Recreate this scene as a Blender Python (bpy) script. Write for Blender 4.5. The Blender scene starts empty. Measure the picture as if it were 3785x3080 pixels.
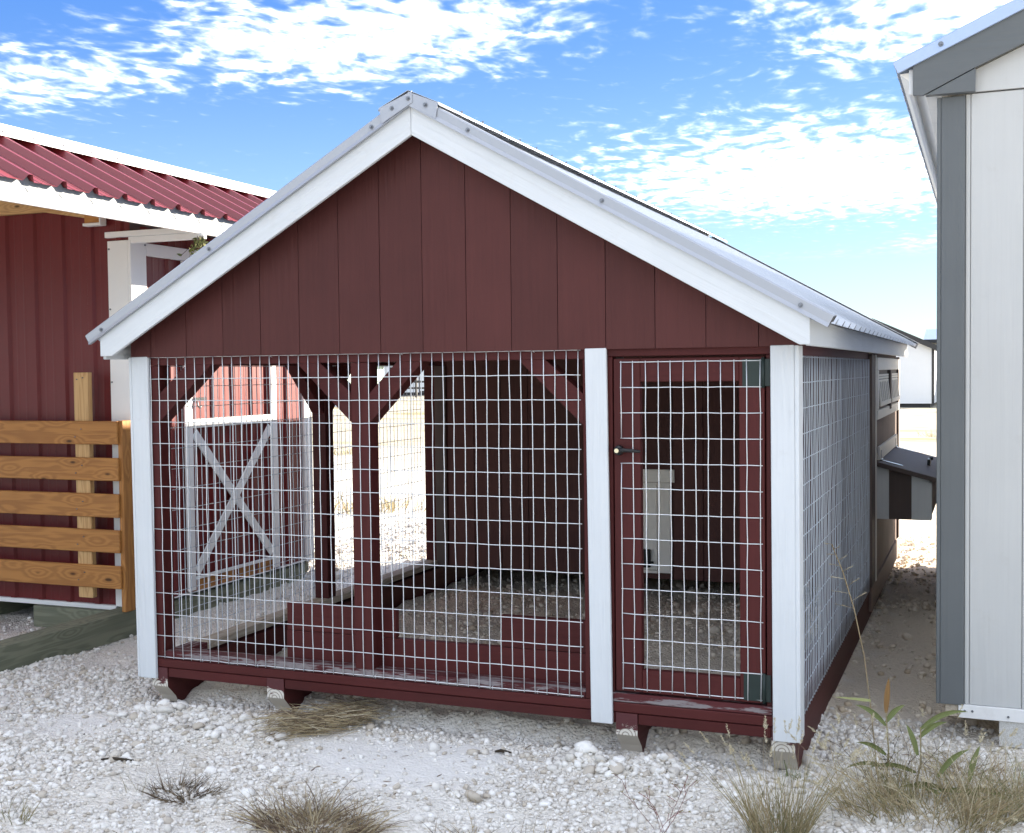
import bpy, bmesh, math, random
import numpy as np
from mathutils import Vector, Matrix

random.seed(7)
RNG = np.random.default_rng(11)
SC = bpy.context.scene
COL = SC.collection

# ------------------------------------------------------------------ camera
cam_d = bpy.data.cameras.new('camera')
cam = bpy.data.objects.new('camera', cam_d)
COL.objects.link(cam)
cam_d.sensor_fit = 'HORIZONTAL'
cam_d.sensor_width = 36.0
cam_d.lens = 41.947
cam_d.clip_start = 0.05
cam_d.clip_end = 3000
_r = Vector((0.92920, 0.36941, -0.01138))
_d = Vector((0.00329, -0.03907, -0.99923))
_f = Vector((-0.36957, 0.92845, -0.03752))
cam.matrix_world = Matrix(((_r.x, -_d.x, -_f.x, 3.67773), (_r.y, -_d.y, -_f.y, -4.62227),
                           (_r.z, -_d.z, -_f.z, 1.33667), (0, 0, 0, 1)))
SC.camera = cam

# ------------------------------------------------------------------ sun, sky, exposure
SUN_DIR = Vector((1.0, 1.5, 0.56)).normalized()
SUN_EL = math.asin(SUN_DIR.z)
SUN_ROT = math.atan2(SUN_DIR.x, SUN_DIR.y)
SUN_STRENGTH = 3.3
SKY_STRENGTH = 0.12
EXPOSURE = 2.86

sl = bpy.data.lights.new('sun', 'SUN')
sl.energy = SUN_STRENGTH
sl.angle = math.radians(0.53)
sl.color = (1.0, 0.89, 0.73)
so = bpy.data.objects.new('sun', sl)
so.rotation_euler = SUN_DIR.to_track_quat('Z', 'Y').to_euler()
so.location = SUN_DIR * 60
COL.objects.link(so)

SC.view_settings.view_transform = 'Standard'
SC.view_settings.look = 'None'
SC.view_settings.gamma = 1.0
SC.view_settings.exposure = EXPOSURE
SC.view_settings.use_curve_mapping = False
SC.render.engine = 'CYCLES'
SC.cycles.max_bounces = 8


class NT:
    """small helper round a node tree"""
    def __init__(self, tree):
        self.t = tree
        self.n = tree.nodes
        self.l = tree.links

    def node(self, typ, **kw):
        nd = self.n.new(typ)
        for k, v in kw.items():
            if k.startswith('i_'):
                nd.inputs[k[2:].replace('_', ' ')].default_value = v
            else:
                setattr(nd, k, v)
        return nd

    def set(self, sock, v):
        if hasattr(v, 'is_output'):
            self.l.new(v, sock)
        else:
            sock.default_value = v

    def math(self, op, a, b=0.0, c=0.0, clamp=False):
        m = self.n.new('ShaderNodeMath')
        m.operation = op
        m.use_clamp = clamp
        self.set(m.inputs[0], a)
        self.set(m.inputs[1], b)
        if len(m.inputs) > 2:
            self.set(m.inputs[2], c)
        return m.outputs[0]

    def vmath(self, op, a, b=(0, 0, 0)):
        m = self.n.new('ShaderNodeVectorMath')
        m.operation = op
        self.set(m.inputs[0], a)
        self.set(m.inputs[1], b)
        return m.outputs[0]

    def mix(self, fac, a, b, blend='MIX'):
        m = self.n.new('ShaderNodeMix')
        m.data_type = 'RGBA'
        m.blend_type = blend
        self.set(m.inputs[0], fac)
        self.set(m.inputs[6], a)
        self.set(m.inputs[7], b)
        return m.outputs[2]

    def smooth(self, v, a, b, lo=0.0, hi=1.0):
        m = self.n.new('ShaderNodeMapRange')
        m.interpolation_type = 'SMOOTHSTEP'
        self.set(m.inputs[0], v)
        m.inputs[1].default_value = a
        m.inputs[2].default_value = b
        m.inputs[3].default_value = lo
        m.inputs[4].default_value = hi
        return m.outputs[0]

    def noise(self, vec, scale, detail=4, rough=0.55, dist=0.0, out=0):
        m = self.n.new('ShaderNodeTexNoise')
        self.l.new(vec, m.inputs['Vector'])
        m.inputs['Scale'].default_value = scale
        m.inputs['Detail'].default_value = detail
        m.inputs['Roughness'].default_value = rough
        m.inputs['Distortion'].default_value = dist
        return m.outputs[out]

    def mapping(self, vec, scale=(1, 1, 1), loc=(0, 0, 0)):
        m = self.n.new('ShaderNodeMapping')
        self.l.new(vec, m.inputs[0])
        m.inputs[1].default_value = loc
        m.inputs[3].default_value = scale
        return m.outputs[0]

    def bump(self, h, strength, dist, normal=None):
        m = self.n.new('ShaderNodeBump')
        self.l.new(h, m.inputs['Height'])
        m.inputs['Strength'].default_value = strength
        m.inputs['Distance'].default_value = dist
        if normal is not None:
            self.l.new(normal, m.inputs['Normal'])
        return m.outputs[0]


def build_world():
    w = bpy.data.worlds.new('World')
    SC.world = w
    w.use_nodes = True
    w.node_tree.nodes.clear()
    k = NT(w.node_tree)
    out = k.node('ShaderNodeOutputWorld')
    bg = k.node('ShaderNodeBackground')
    bg.inputs['Strength'].default_value = SKY_STRENGTH
    sky = k.node('ShaderNodeTexSky', sky_type='NISHITA', sun_disc=False)
    sky.sun_elevation = SUN_EL
    sky.sun_rotation = SUN_ROT
    sky.altitude = 200
    sky.air_density = 1.0
    sky.dust_density = 0.4
    sky.ozone_density = 2.0
    tc = k.node('ShaderNodeTexCoord')
    d = k.vmath('NORMALIZE', tc.outputs['Generated'])
    sx = k.node('ShaderNodeSeparateXYZ')
    k.l.new(d, sx.inputs[0])
    x, y, z = sx.outputs
    zz = k.math('ADD', k.math('MAXIMUM', z, 0.0), 0.05)
    u = k.math('DIVIDE', x, zz)
    v = k.math('DIVIDE', y, zz)
    cu = k.node('ShaderNodeCombineXYZ')
    k.l.new(u, cu.inputs[0])
    k.l.new(v, cu.inputs[1])
    uv = cu.outputs[0]

    def lobe(cx, cy, sxx, syy):
        a = k.math('DIVIDE', k.math('SUBTRACT', u, cx), sxx)
        b = k.math('DIVIDE', k.math('SUBTRACT', v, cy), syy)
        r2 = k.math('ADD', k.math('MULTIPLY', a, a), k.math('MULTIPLY', b, b))
        return k.math('POWER', 2.71828, k.math('MULTIPLY', r2, -1.0))
    cover = lobe(-1.50, 2.68, 0.80, 0.52)
    cover = k.math('MAXIMUM', cover, k.math('MULTIPLY', lobe(-2.40, 2.62, 0.70, 0.42), 0.82))
    cover = k.math('MAXIMUM', cover, k.math('MULTIPLY', lobe(-0.60, 4.85, 1.15, 1.25), 1.10))
    cover = k.math('MAXIMUM', cover, lobe(-0.05, 3.05, 0.62, 0.65))
    cover = k.math('MAXIMUM', cover, lobe(0.9, 4.0, 0.9, 0.9))
    cover = k.math('MAXIMUM', cover, lobe(0.0, -0.2, 1.7, 1.7))  # cloud overhead, out of view, added to brighten the shaded ground
    # scattered fields over the rest of the sky
    big = k.noise(k.mapping(uv, (0.55, 0.55, 1), (3.1, 0.4, 0)), 1.0, 2, 0.5)
    rest = k.smooth(big, 0.34, 0.54, 0.35, 1.0)
    away = k.math('SUBTRACT', 1.0, lobe(-1.0, 3.2, 3.2, 2.8))
    cover = k.math('MAXIMUM', cover, k.math('MULTIPLY', rest, away))
    warp = k.noise(uv, 2.2, 2, 0.5, out=1)
    uvw = k.vmath('ADD', uv, k.vmath('MULTIPLY', k.vmath('SUBTRACT', warp, (0.5, 0.5, 0.5)), (0.22, 0.22, 0)))
    n1 = k.noise(k.mapping(uvw, (1.05, 0.80, 1)), 13.0, 2, 0.5)
    n2 = k.noise(k.mapping(uvw, (1.3, 0.75, 1), (5, 2, 0)), 3.4, 2, 0.5)
    n3 = k.noise(k.mapping(uvw, (1.25, 0.85, 1), (1, 7, 0)), 30.0, 5, 0.60)
    nn = k.math('ADD', k.math('MULTIPLY', n1, 0.64), k.math('ADD', k.math('MULTIPLY', n2, 0.16), k.math('MULTIPLY', n3, 0.20)))
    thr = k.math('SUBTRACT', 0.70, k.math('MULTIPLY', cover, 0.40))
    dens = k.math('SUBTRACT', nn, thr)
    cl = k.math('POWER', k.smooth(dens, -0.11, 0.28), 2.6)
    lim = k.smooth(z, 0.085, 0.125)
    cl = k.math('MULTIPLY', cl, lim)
    # cloud brightness: white with slightly greyer thick middles
    sh = k.noise(k.mapping(uvw, (1.2, 0.8, 1), (4, 3, 0)), 20.0, 4, 0.55)
    thick = k.math('MULTIPLY', k.smooth(sh, 0.50, 0.68), 0.75)
    ccol = k.mix(thick, CLOUD_A, CLOUD_B)
    # clear-air blue: deep overhead, pale cyan low down, laid over the physical sky
    grad = k.mix(k.smooth(z, 0.0, 0.30), SKY_LOW, SKY_HIGH)
    skyc = k.mix(0.72, k.mix(1.0, sky.outputs[0], SKY_TINT, 'MULTIPLY'), grad)
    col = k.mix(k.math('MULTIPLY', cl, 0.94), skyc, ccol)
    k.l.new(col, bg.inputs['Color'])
    k.l.new(bg.outputs[0], out.inputs[0])


CLOUD_A = (3.75, 3.85, 3.9, 1)
CLOUD_B = (0.95, 1.05, 1.18, 1)
SKY_TINT = (0.26, 0.29, 0.34, 1)
SKY_LOW = (0.70, 1.05, 1.20, 1)
SKY_HIGH = (0.085, 0.33, 1.05, 1)
build_world()

# ------------------------------------------------------------------ object helpers
MW = {}


def tag(o, label=None, cat=None, group=None, kind=None):
    if label:
        o['label'] = label
    if cat:
        o['category'] = cat
    if group:
        o['group'] = group
    if kind:
        o['kind'] = kind
    return o


def _attach(o, M, parent):
    MW[o] = M
    if parent is not None:
        o.parent = parent
        o.matrix_parent_inverse = MW[parent].inverted()
    o.matrix_basis = M
    return o


def thing(name, loc, label, cat, group=None):
    o = bpy.data.objects.new(name, None)
    o.empty_display_size = 0.1
    COL.objects.link(o)
    _attach(o, Matrix.Translation(Vector(loc)), None)
    return tag(o, label, cat, group)


def mesh_obj(name, verts, faces, mat, parent=None, M=None, smooth=False):
    """verts in world space (M None: origin put at their middle) or in the local space of M"""
    me = bpy.data.meshes.new(name)
    if M is None:
        vs = np.asarray(verts, dtype=float)
        c = (vs.min(0) + vs.max(0)) / 2
        vs = vs - c
        M = Matrix.Translation(Vector(c))
        verts = vs.tolist()
    me.from_pydata(verts, [], faces)
    if isinstance(mat, (list, tuple)):
        for m in mat:
            me.materials.append(m)
    elif mat is not None:
        me.materials.append(mat)
    if smooth:
        me.polygons.foreach_set('use_smooth', [True] * len(me.polygons))
    me.update()
    o = bpy.data.objects.new(name, me)
    COL.objects.link(o)
    return _attach(o, M, parent)


def bm_obj(name, bm, mat, parent=None, M=None, smooth=False):
    me = bpy.data.meshes.new(name)
    bm.normal_update()
    bm.to_mesh(me)
    bm.free()
    if isinstance(mat, (list, tuple)):
        for m in mat:
            me.materials.append(m)
    else:
        me.materials.append(mat)
    if smooth:
        me.polygons.foreach_set('use_smooth', [True] * len(me.polygons))
    o = bpy.data.objects.new(name, me)
    COL.objects.link(o)
    return _attach(o, M or Matrix(), parent)


def box_bm(sx, sy, sz, bev=0.0025):
    bm = bmesh.new()
    bmesh.ops.create_cube(bm, size=1.0)
    bmesh.ops.scale(bm, vec=(sx, sy, sz), verts=bm.verts)
    b = min(bev, 0.2 * min(sx, sy, sz))
    if b > 1e-4:
        bmesh.ops.bevel(bm, geom=list(bm.edges), offset=b, segments=1, affect='EDGES', profile=0.5)
    return bm


def box(name, x0, x1, y0, y1, z0, z1, mats, parent=None, bev=0.0025):
    """axis aligned board; mats may be a dict of grain axes"""
    sx, sy, sz = x1 - x0, y1 - y0, z1 - z0
    m = mats
    if isinstance(mats, dict):
        ax = max((sx, 'x'), (sy, 'y'), (sz, 'z'))[1]
        m = mats[ax]
    return bm_obj(name, box_bm(sx, sy, sz, bev), m, parent,
                  Matrix.Translation(((x0 + x1) / 2, (y0 + y1) / 2, (z0 + z1) / 2)))


def beam(name, p0, p1, w, t, up, mats, parent=None, bev=0.0025):
    """board along p0-p1, its width w along up, its thickness t across"""
    p0, p1, up = Vector(p0), Vector(p1), Vector(up)
    ex = (p1 - p0)
    L = ex.length
    ex.normalize()
    ez = (up - ex * up.dot(ex)).normalized()
    ey = ez.cross(ex)
    c = (p0 + p1) / 2
    M = Matrix(((ex.x, ey.x, ez.x, c.x), (ex.y, ey.y, ez.y, c.y), (ex.z, ey.z, ez.z, c.z), (0, 0, 0, 1)))
    m = mats['x'] if isinstance(mats, dict) else mats
    return bm_obj(name, box_bm(L, t, w, bev), m, parent, M)


def prism(name, pts, axis, a0, a1, mat, parent=None):
    """extrude a polygon: axis 'y' -> pts are (x,z); axis 'x' -> pts are (y,z); axis 'z' -> (x,y)"""
    n = len(pts)
    vs = []
    for a in (a0, a1):
        for p, q in pts:
            vs.append((p, a, q) if axis == 'y' else (a, p, q) if axis == 'x' else (p, q, a))
    fs = [tuple(range(n)), tuple(range(2 * n - 1, n - 1, -1))]
    for i in range(n):
        j = (i + 1) % n
        fs.append((i, i + n, j + n, j))
    o = mesh_obj(name, vs, fs, mat, parent)
    bm = bmesh.new()
    bm.from_mesh(o.data)
    bmesh.ops.recalc_face_normals(bm, faces=bm.faces)
    bm.to_mesh(o.data)
    bm.free()
    return o


def local_prism(name, pts, t, M, mat, parent=None):
    """polygon in the local x-z plane of M, thickness t along local y (centred)"""
    n = len(pts)
    vs = [(p, -t / 2, q) for p, q in pts] + [(p, t / 2, q) for p, q in pts]
    fs = [tuple(range(n)), tuple(range(2 * n - 1, n - 1, -1))]
    for i in range(n):
        j = (i + 1) % n
        fs.append((i, i + n, j + n, j))
    o = mesh_obj(name, vs, fs, mat, parent, M)
    bm = bmesh.new()
    bm.from_mesh(o.data)
    bmesh.ops.recalc_face_normals(bm, faces=bm.faces)
    bmesh.ops.bevel(bm, geom=list(bm.edges), offset=0.002, segments=1, affect='EDGES')
    bm.to_mesh(o.data)
    bm.free()
    return o


def tubes(name, paths, r, mat, parent=None, sides=5, smooth=True):
    """many tubes in one mesh; a path is a list of points, r a radius or list of radii"""
    V, F = [], []
    for pi, path in enumerate(paths):
        P = [Vector(p) for p in path]
        base = len(V)
        for i, p in enumerate(P):
            t = (P[min(i + 1, len(P) - 1)] - P[max(i - 1, 0)]).normalized()
            a = t.cross(Vector((0.31, 0.77, 0.55)))
            if a.length < 0.1:
                a = t.cross(Vector((0.9, -0.2, 0.1)))
            a.normalize()
            b = t.cross(a)
            rr = r(pi, i, len(P)) if callable(r) else r
            for s in range(sides):
                an = 2 * math.pi * s / sides
                V.append(tuple(p + a * (math.cos(an) * rr) + b * (math.sin(an) * rr)))
        for i in range(len(P) - 1):
            for s in range(sides):
                s2 = (s + 1) % sides
                F.append((base + i * sides + s, base + i * sides + s2, base + (i + 1) * sides + s2, base + (i + 1) * sides + s))
        F.append(tuple(base + s for s in range(sides))[::-1])
        F.append(tuple(base + (len(P) - 1) * sides + s for s in range(sides)))
    return mesh_obj(name, V, F, mat, parent, smooth=smooth)


_screw_me = {}


def screw(loc, nrm, parent, mat, r=0.0085, name='screw'):
    key = (r, mat.name)
    if key not in _screw_me:
        bm = bmesh.new()
        bmesh.ops.create_cone(bm, cap_ends=True, segments=10, radius1=r, radius2=r * 0.95, depth=0.003,
                              matrix=Matrix.Translation((0, 0, 0.0015)))
        bmesh.ops.create_cone(bm, cap_ends=True, segments=6, radius1=r * 0.58, radius2=r * 0.5, depth=0.006,
                              matrix=Matrix.Translation((0, 0, 0.006)))
        me = bpy.data.meshes.new('screw')
        bm.to_mesh(me)
        bm.free()
        me.materials.append(mat)
        _screw_me[key] = me
    o = bpy.data.objects.new(name, _screw_me[key])
    COL.objects.link(o)
    q = Vector(nrm).to_track_quat('Z', 'Y').to_matrix().to_4x4()
    return _attach(o, Matrix.Translation(Vector(loc)) @ q, parent)


# ------------------------------------------------------------------ materials
def new_mat(name):
    m = bpy.data.materials.new(name)
    m.use_nodes = True
    m.node_tree.nodes.clear()
    k = NT(m.node_tree)
    out = k.node('ShaderNodeOutputMaterial')
    b = k.node('ShaderNodeBsdfPrincipled')
    k.l.new(b.outputs[0], out.inputs[0])
    return m, k, b


def axis_scale(axis, along, across):
    return tuple(along if a == axis else across for a in 'xyz')


def painted(name, col, axis='x', rough=0.55, grain=0.35, var=0.08, wear=None, dirt=0.0, across=55, spec=0.28):
    m, k, b = new_mat(name)
    tc = k.node('ShaderNodeTexCoord')
    oi = k.node('ShaderNodeObjectInfo')
    off = k.vmath('SCALE', oi.outputs['Location'])
    vec = k.vmath('ADD', tc.outputs['Object'], k.vmath('MULTIPLY', oi.outputs['Random'], (7.3, 5.1, 3.7)))
    # cathedral grain: distorted bands stretched along the board
    g1 = k.noise(k.mapping(vec, axis_scale(axis, 1.6, across)), 1.0, 5, 0.62, 0.6)
    wv = k.node('ShaderNodeTexWave', wave_type='BANDS', bands_direction='DIAGONAL')
    k.l.new(k.mapping(vec, axis_scale(axis, 0.9, 16)), wv.inputs['Vector'])
    wv.inputs['Scale'].default_value = 1.1
    wv.inputs['Distortion'].default_value = 9.0
    wv.inputs['Detail'].default_value = 3.0
    wv.inputs['Detail Scale'].default_value = 0.7
    patch = k.smooth(k.noise(k.mapping(vec, axis_scale(axis, 1.2, 5)), 1.0, 2), 0.48, 0.62)
    h = k.math('ADD', k.math('MULTIPLY', g1, 0.7), k.math('MULTIPLY', k.math('MULTIPLY', wv.outputs['Fac'], patch), 0.35))
    low = k.noise(vec, 3.0, 3, 0.6)
    f = k.math('ADD', k.math('MULTIPLY', k.math('SUBTRACT', g1, 0.5), 0.9), k.math('MULTIPLY', k.math('SUBTRACT', low, 0.5), 1.1))
    rnd = k.math('MULTIPLY', k.math('SUBTRACT', oi.outputs['Random'], 0.5), 0.5)
    f = k.math('ADD', k.math('ADD', f, rnd), 0.5, clamp=True)
    dark = tuple(c * (1 - var * 1.6) for c in col) + (1,)
    lite = tuple(min(1, c * (1 + var)) for c in col) + (1,)
    c = k.mix(f, dark, lite)
    if wear:
        wm = k.smooth(k.noise(k.mapping(vec, axis_scale(axis, 3, 30)), 1.0, 6, 0.7), wear[1], wear[1] + 0.05)
        c = k.mix(wm, c, wear[0] + (1,))
    if dirt:
        dm = k.smooth(k.noise(vec, 9.0, 6, 0.7), 0.56, 0.72, 0, dirt)
        c = k.mix(dm, c, (0.33, 0.29, 0.24, 1))
    k.set(b.inputs['Base Color'], c)
    b.inputs['Roughness'].default_value = rough
    b.inputs['Specular IOR Level'].default_value = spec
    k.l.new(k.bump(h, grain, 0.004), b.inputs['Normal'])
    return m


def painted3(name, *a, **kw):
    return {ax: painted(name + '_' + ax, *a, axis=ax, **kw) for ax in 'xyz'}


def lumber(name, lite, dark, axis='x', knots=True, rough=0.6, rings=12.0):
    m, k, b = new_mat(name)
    tc = k.node('ShaderNodeTexCoord')
    oi = k.node('ShaderNodeObjectInfo')
    vec = k.vmath('ADD', tc.outputs['Object'], k.vmath('MULTIPLY', oi.outputs['Random'], (9.3, 6.1, 4.7)))
    kv = k.node('ShaderNodeTexVoronoi', feature='F1')
    k.l.new(k.mapping(vec, axis_scale(axis, 3.6, 9.5)), kv.inputs['Vector'])
    kv.inputs['Scale'].default_value = 1.0
    kv.inputs['Randomness'].default_value = 1.0
    kd = kv.outputs['Distance']
    bend = k.smooth(kd, 0.0, 0.55, 1.0, 0.0)
    st = k.mapping(vec, axis_scale(axis, 0.9, rings))
    n = k.noise(st, 1.0, 3, 0.5, 0.4)
    rv = k.math('ADD', k.math('MULTIPLY', n, 7.0), k.math('MULTIPLY', bend, 2.2))
    ring = k.math('PINGPONG', rv, 0.5)
    ring = k.smooth(ring, 0.05, 0.45)
    fine = k.noise(k.mapping(vec, axis_scale(axis, 3, 160)), 1.0, 3, 0.6)
    f = k.math('ADD', k.math('MULTIPLY', ring, 0.65), k.math('MULTIPLY', k.math('SUBTRACT', fine, 0.5), 0.7), clamp=True)
    f = k.math('ADD', f, k.math('MULTIPLY', k.math('SUBTRACT', k.noise(vec, 2.5, 2), 0.5), 0.6), clamp=True)
    c = k.mix(f, lite + (1,), dark + (1,))
    if knots:
        km = k.smooth(kd, 0.06, 0.13, 1.0, 0.0)
        c = k.mix(km, c, tuple(x * 0.28 for x in dark) + (1,))
    k.set(b.inputs['Base Color'], c)
    b.inputs['Roughness'].default_value = rough
    b.inputs['Specular IOR Level'].default_value = 0.3
    k.l.new(k.bump(f, 0.25, 0.002), b.inputs['Normal'])
    return m


def lumber3(name, *a, **kw):
    return {ax: lumber(name + '_' + ax, *a, axis=ax, **kw) for ax in 'xyz'}


def metal(name, col, rough=0.35, metallic=0.9, dirt=0.15, bump=0.0, spec=None):
    m, k, b = new_mat(name)
    tc = k.node('ShaderNodeTexCoord')
    vec = tc.outputs['Object']
    n = k.noise(vec, 14, 5, 0.6)
    n2 = k.noise(vec, 2.2, 3, 0.6)
    c = k.mix(k.math('MULTIPLY', n, dirt), col + (1,), tuple(x * 0.55 for x in col) + (1,))
    k.set(b.inputs['Base Color'], c)
    b.inputs['Metallic'].default_value = metallic
    b.inputs['Specular IOR Level'].default_value = spec if spec is not None else (0.5 if metallic > 0 else 0.28)
    k.set(b.inputs['Roughness'], k.math('ADD', rough - 0.08, k.math('MULTIPLY', n2, 0.16)))
    if bump:
        k.l.new(k.bump(n2, bump, 0.02), b.inputs['Normal'])
    return m


def plain(name, col, rough=0.6, var=0.25, scale=20, metallic=0.0, spec=0.4):
    m, k, b = new_mat(name)
    tc = k.node('ShaderNodeTexCoord')
    n = k.noise(tc.outputs['Object'], scale, 4, 0.6)
    k.set(b.inputs['Base Color'], k.mix(n, tuple(c * (1 - var) for c in col) + (1,), tuple(min(1, c * (1 + var)) for c in col) + (1,)))
    b.inputs['Roughness'].default_value = rough
    b.inputs['Metallic'].default_value = metallic
    b.inputs['Specular IOR Level'].default_value = spec
    return m


def skid_mat():
    """maroon paint that stops raggedly near the foot; growth rings on the raw end grain"""
    m, k, b = new_mat('skid_end_paint')
    tc = k.node('ShaderNodeTexCoord')
    vec = tc.outputs['Object']
    oi = k.node('ShaderNodeObjectInfo')
    sx = k.node('ShaderNodeSeparateXYZ')
    k.l.new(vec, sx.inputs[0])
    jit = k.vmath('ADD', vec, k.vmath('MULTIPLY', oi.outputs['Random'], (9, 0, 7)))
    n = k.noise(k.mapping(jit, (18, 3, 60)), 1.0, 4, 0.7)
    n2 = k.noise(k.mapping(jit, (9, 2, 9)), 1.0, 2)
    lvl = k.math('ADD', k.math('ADD', sx.outputs[2], k.math('MULTIPLY', k.math('SUBTRACT', n, 0.5), 0.10)),
                 k.math('MULTIPLY', k.math('SUBTRACT', n2, 0.5), 0.07))
    front = k.smooth(sx.outputs[1], 0.0, 0.01, 0.0, 0.0)
    raw = k.math('MULTIPLY', k.smooth(lvl, 0.030, 0.038, 1.0, 0.0), k.math('SUBTRACT', 1.0, front))
    wv = k.node('ShaderNodeTexWave', wave_type='RINGS', rings_direction='Y')
    k.l.new(k.mapping(vec, (1, 0, 1), (0.005, 0, 0.0)), wv.inputs['Vector'])
    wv.inputs['Scale'].default_value = 22
    wv.inputs['Distortion'].default_value = 0.5
    rw = k.mix(k.smooth(wv.outputs['Fac'], 0.1, 0.35), (0.30, 0.26, 0.21, 1), (0.64, 0.60, 0.53, 1))
    under = k.smooth(sx.outputs[2], -0.004, 0.001, 1.0, 0.0)
    rw = k.mix(under, rw, (0.44, 0.40, 0.34, 1))
    pc = k.mix(n, (0.07, 0.013, 0.015, 1), (0.095, 0.018, 0.02, 1))
    k.set(b.inputs['Base Color'], k.mix(raw, pc, rw))
    b.inputs['Roughness'].default_value = 0.6
    k.l.new(k.bump(n, 0.2, 0.003), b.inputs['Normal'])
    return m


MAROON = (0.074, 0.0160, 0.0150)
WHITE = (0.62, 0.645, 0.66)
M_TRIM = painted3('white_trim_paint', WHITE, rough=0.5, grain=1.0, var=0.05, dirt=0.10)
M_RED = painted3('maroon_paint', MAROON, rough=0.55, spec=0.18, grain=0.35, var=0.16, wear=((0.30, 0.20, 0.17), 0.73))
M_REDS = painted3('maroon_siding_paint', (0.080, 0.0225, 0.0200), rough=0.6, spec=0.25, grain=0.9, var=0.12)
M_PLATE = painted3('dusty_maroon_plate', (0.085, 0.018, 0.02), rough=0.7, grain=0.3, var=0.15, wear=((0.23, 0.20, 0.20), 0.50))
M_BROWN = painted3('brown_siding_paint', (0.22, 0.155, 0.13), rough=0.7, grain=0.5, var=0.15)
M_DBROWN = painted3('dark_brown_paint', (0.115, 0.086, 0.074), rough=0.6, grain=0.4, var=0.12)
M_CREAM = painted3('cream_trim_paint', (0.84, 0.80, 0.72), rough=0.55, grain=0.5, var=0.05, dirt=0.15)
M_GREYW = painted3('pale_grey_paint', (0.72, 0.73, 0.71), rough=0.6, grain=0.4, var=0.05)
M_GREY = painted3('slate_grey_paint', (0.122, 0.132, 0.136), rough=0.55, grain=0.35, var=0.06)
M_SHED = painted3('white_shed_siding', (0.50, 0.505, 0.495), rough=0.6, grain=0.4, var=0.035, dirt=0.10)
M_SHEDT = painted3('white_shed_trim', (0.74, 0.74, 0.73), rough=0.6, grain=0.3, var=0.03, dirt=0.12)
M_PINE = lumber3('stained_pine', (0.44, 0.200, 0.055), (0.28, 0.115, 0.032), rings=9)
M_PINEL = lumber3('pale_pine', (0.60, 0.38, 0.17), (0.42, 0.23, 0.09), rings=14)
M_PT = lumber3('green_treated_timber', (0.21, 0.215, 0.15), (0.12, 0.13, 0.09), knots=False, rough=0.8, rings=10)
M_RAW = lumber3('bare_sill_timber', (0.46, 0.40, 0.32), (0.30, 0.25, 0.19), rough=0.75, rings=16)
M_WIRE = metal('galvanised_wire', (0.78, 0.80, 0.82), 0.42, 0.55, 0.15)
M_WIRESHADE = metal('shaded_galvanised_wire', (0.58, 0.63, 0.69), 0.5, 0.3, 0.2)  # darker copy for the side panels, their weaker light put into the colour
M_GALV = metal('galvalume_roofing', (0.50, 0.53, 0.57), 0.40, 0.5, 0.10)
M_GTRIM = metal('grey_metal_trim', (0.37, 0.39, 0.43), 0.42, 0.25, 0.06)
M_BTRIM = metal('pale_metal_roof_edge', (0.40, 0.49, 0.66), 0.35, 0.4, 0.06)
M_SCREW = metal('screw_steel', (0.22, 0.23, 0.25), 0.4, 0.8, 0.2)
M_BARN = metal('red_metal_siding', (0.145, 0.015, 0.0155), 0.40, 0.0, 0.25, 0.05, spec=0.35)
M_BROOF = metal('red_metal_roofing', (0.20, 0.034, 0.040), 0.38, 0.0, 0.15, 0.03, spec=0.5)
M_WMETAL = metal('white_metal_trim', (0.84, 0.83, 0.81), 0.4, 0.0, 0.08)
M_CORR = metal('bare_corrugated_edge', (0.20, 0.215, 0.225), 0.5, 0.2, 0.1)
M_BLACK = plain('black_plastic', (0.012, 0.013, 0.014), 0.35)
M_HINGE = plain('dark_green_hinge_paint', (0.014, 0.025, 0.022), 0.45)
M_STEEL = metal('bright_steel', (0.75, 0.76, 0.78), 0.25, 1.0, 0.05)
M_BRASS = metal('brass_lock', (0.75, 0.68, 0.50), 0.3, 1.0, 0.05)
M_SKID = skid_mat()
M_INT = painted3('bare_roof_underside', (0.22, 0.16, 0.11), rough=0.8, grain=0.3, var=0.15)

GZ = -0.25  # ground level

# ------------------------------------------------------------------ ground
_LAT = RNG.random((256, 256))


def vnoise(x, y, s, seed=0):
    x = np.asarray(x, float) * s + seed * 17.31
    y = np.asarray(y, float) * s + seed * 9.77
    xi = np.floor(x).astype(int)
    yi = np.floor(y).astype(int)
    fx = x - xi
    fy = y - yi
    fx = fx * fx * (3 - 2 * fx)
    fy = fy * fy * (3 - 2 * fy)
    a = _LAT[xi % 256, yi % 256]
    b = _LAT[(xi + 1) % 256, yi % 256]
    c = _LAT[xi % 256, (yi + 1) % 256]
    d = _LAT[(xi + 1) % 256, (yi + 1) % 256]
    return (a * (1 - fx) + b * fx) * (1 - fy) + (c * (1 - fx) + d * fx) * fy - 0.5


def gauss(x, y, cx, cy, sx, sy):
    return np.exp(-((x - cx) / sx) ** 2 - ((y - cy) / sy) ** 2)


def smooth_patch(x, y):
    """1 where the limestone dust is packed flat"""
    w = 0.18 * vnoise(x, y, 2.3, 3) + 0.06 * vnoise(x, y, 9, 8)
    a = np.clip(1.6 * gauss(x + w, y + w, 1.42, -0.36, 0.46, 0.34), 0, 1)
    b = np.clip(1.3 * gauss(x + w, y - w, -0.10, -0.35, 0.40, 0.16), 0, 1)
    c = np.clip(1.3 * gauss(x - w, y + w, 3.22, 1.6, 0.20, 0.9), 0, 1)
    return np.clip(np.maximum(np.maximum(a, b * 0.7), c * 0.8), 0, 1)


def in_run(x, y):
    sm = lambda t: np.clip(t, 0, 1)
    return sm((x - 0.0) / 0.08) * sm((3.0 - x) / 0.08) * sm((y - 0.1) / 0.08) * sm((5.3 - y) / 0.1)


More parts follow.
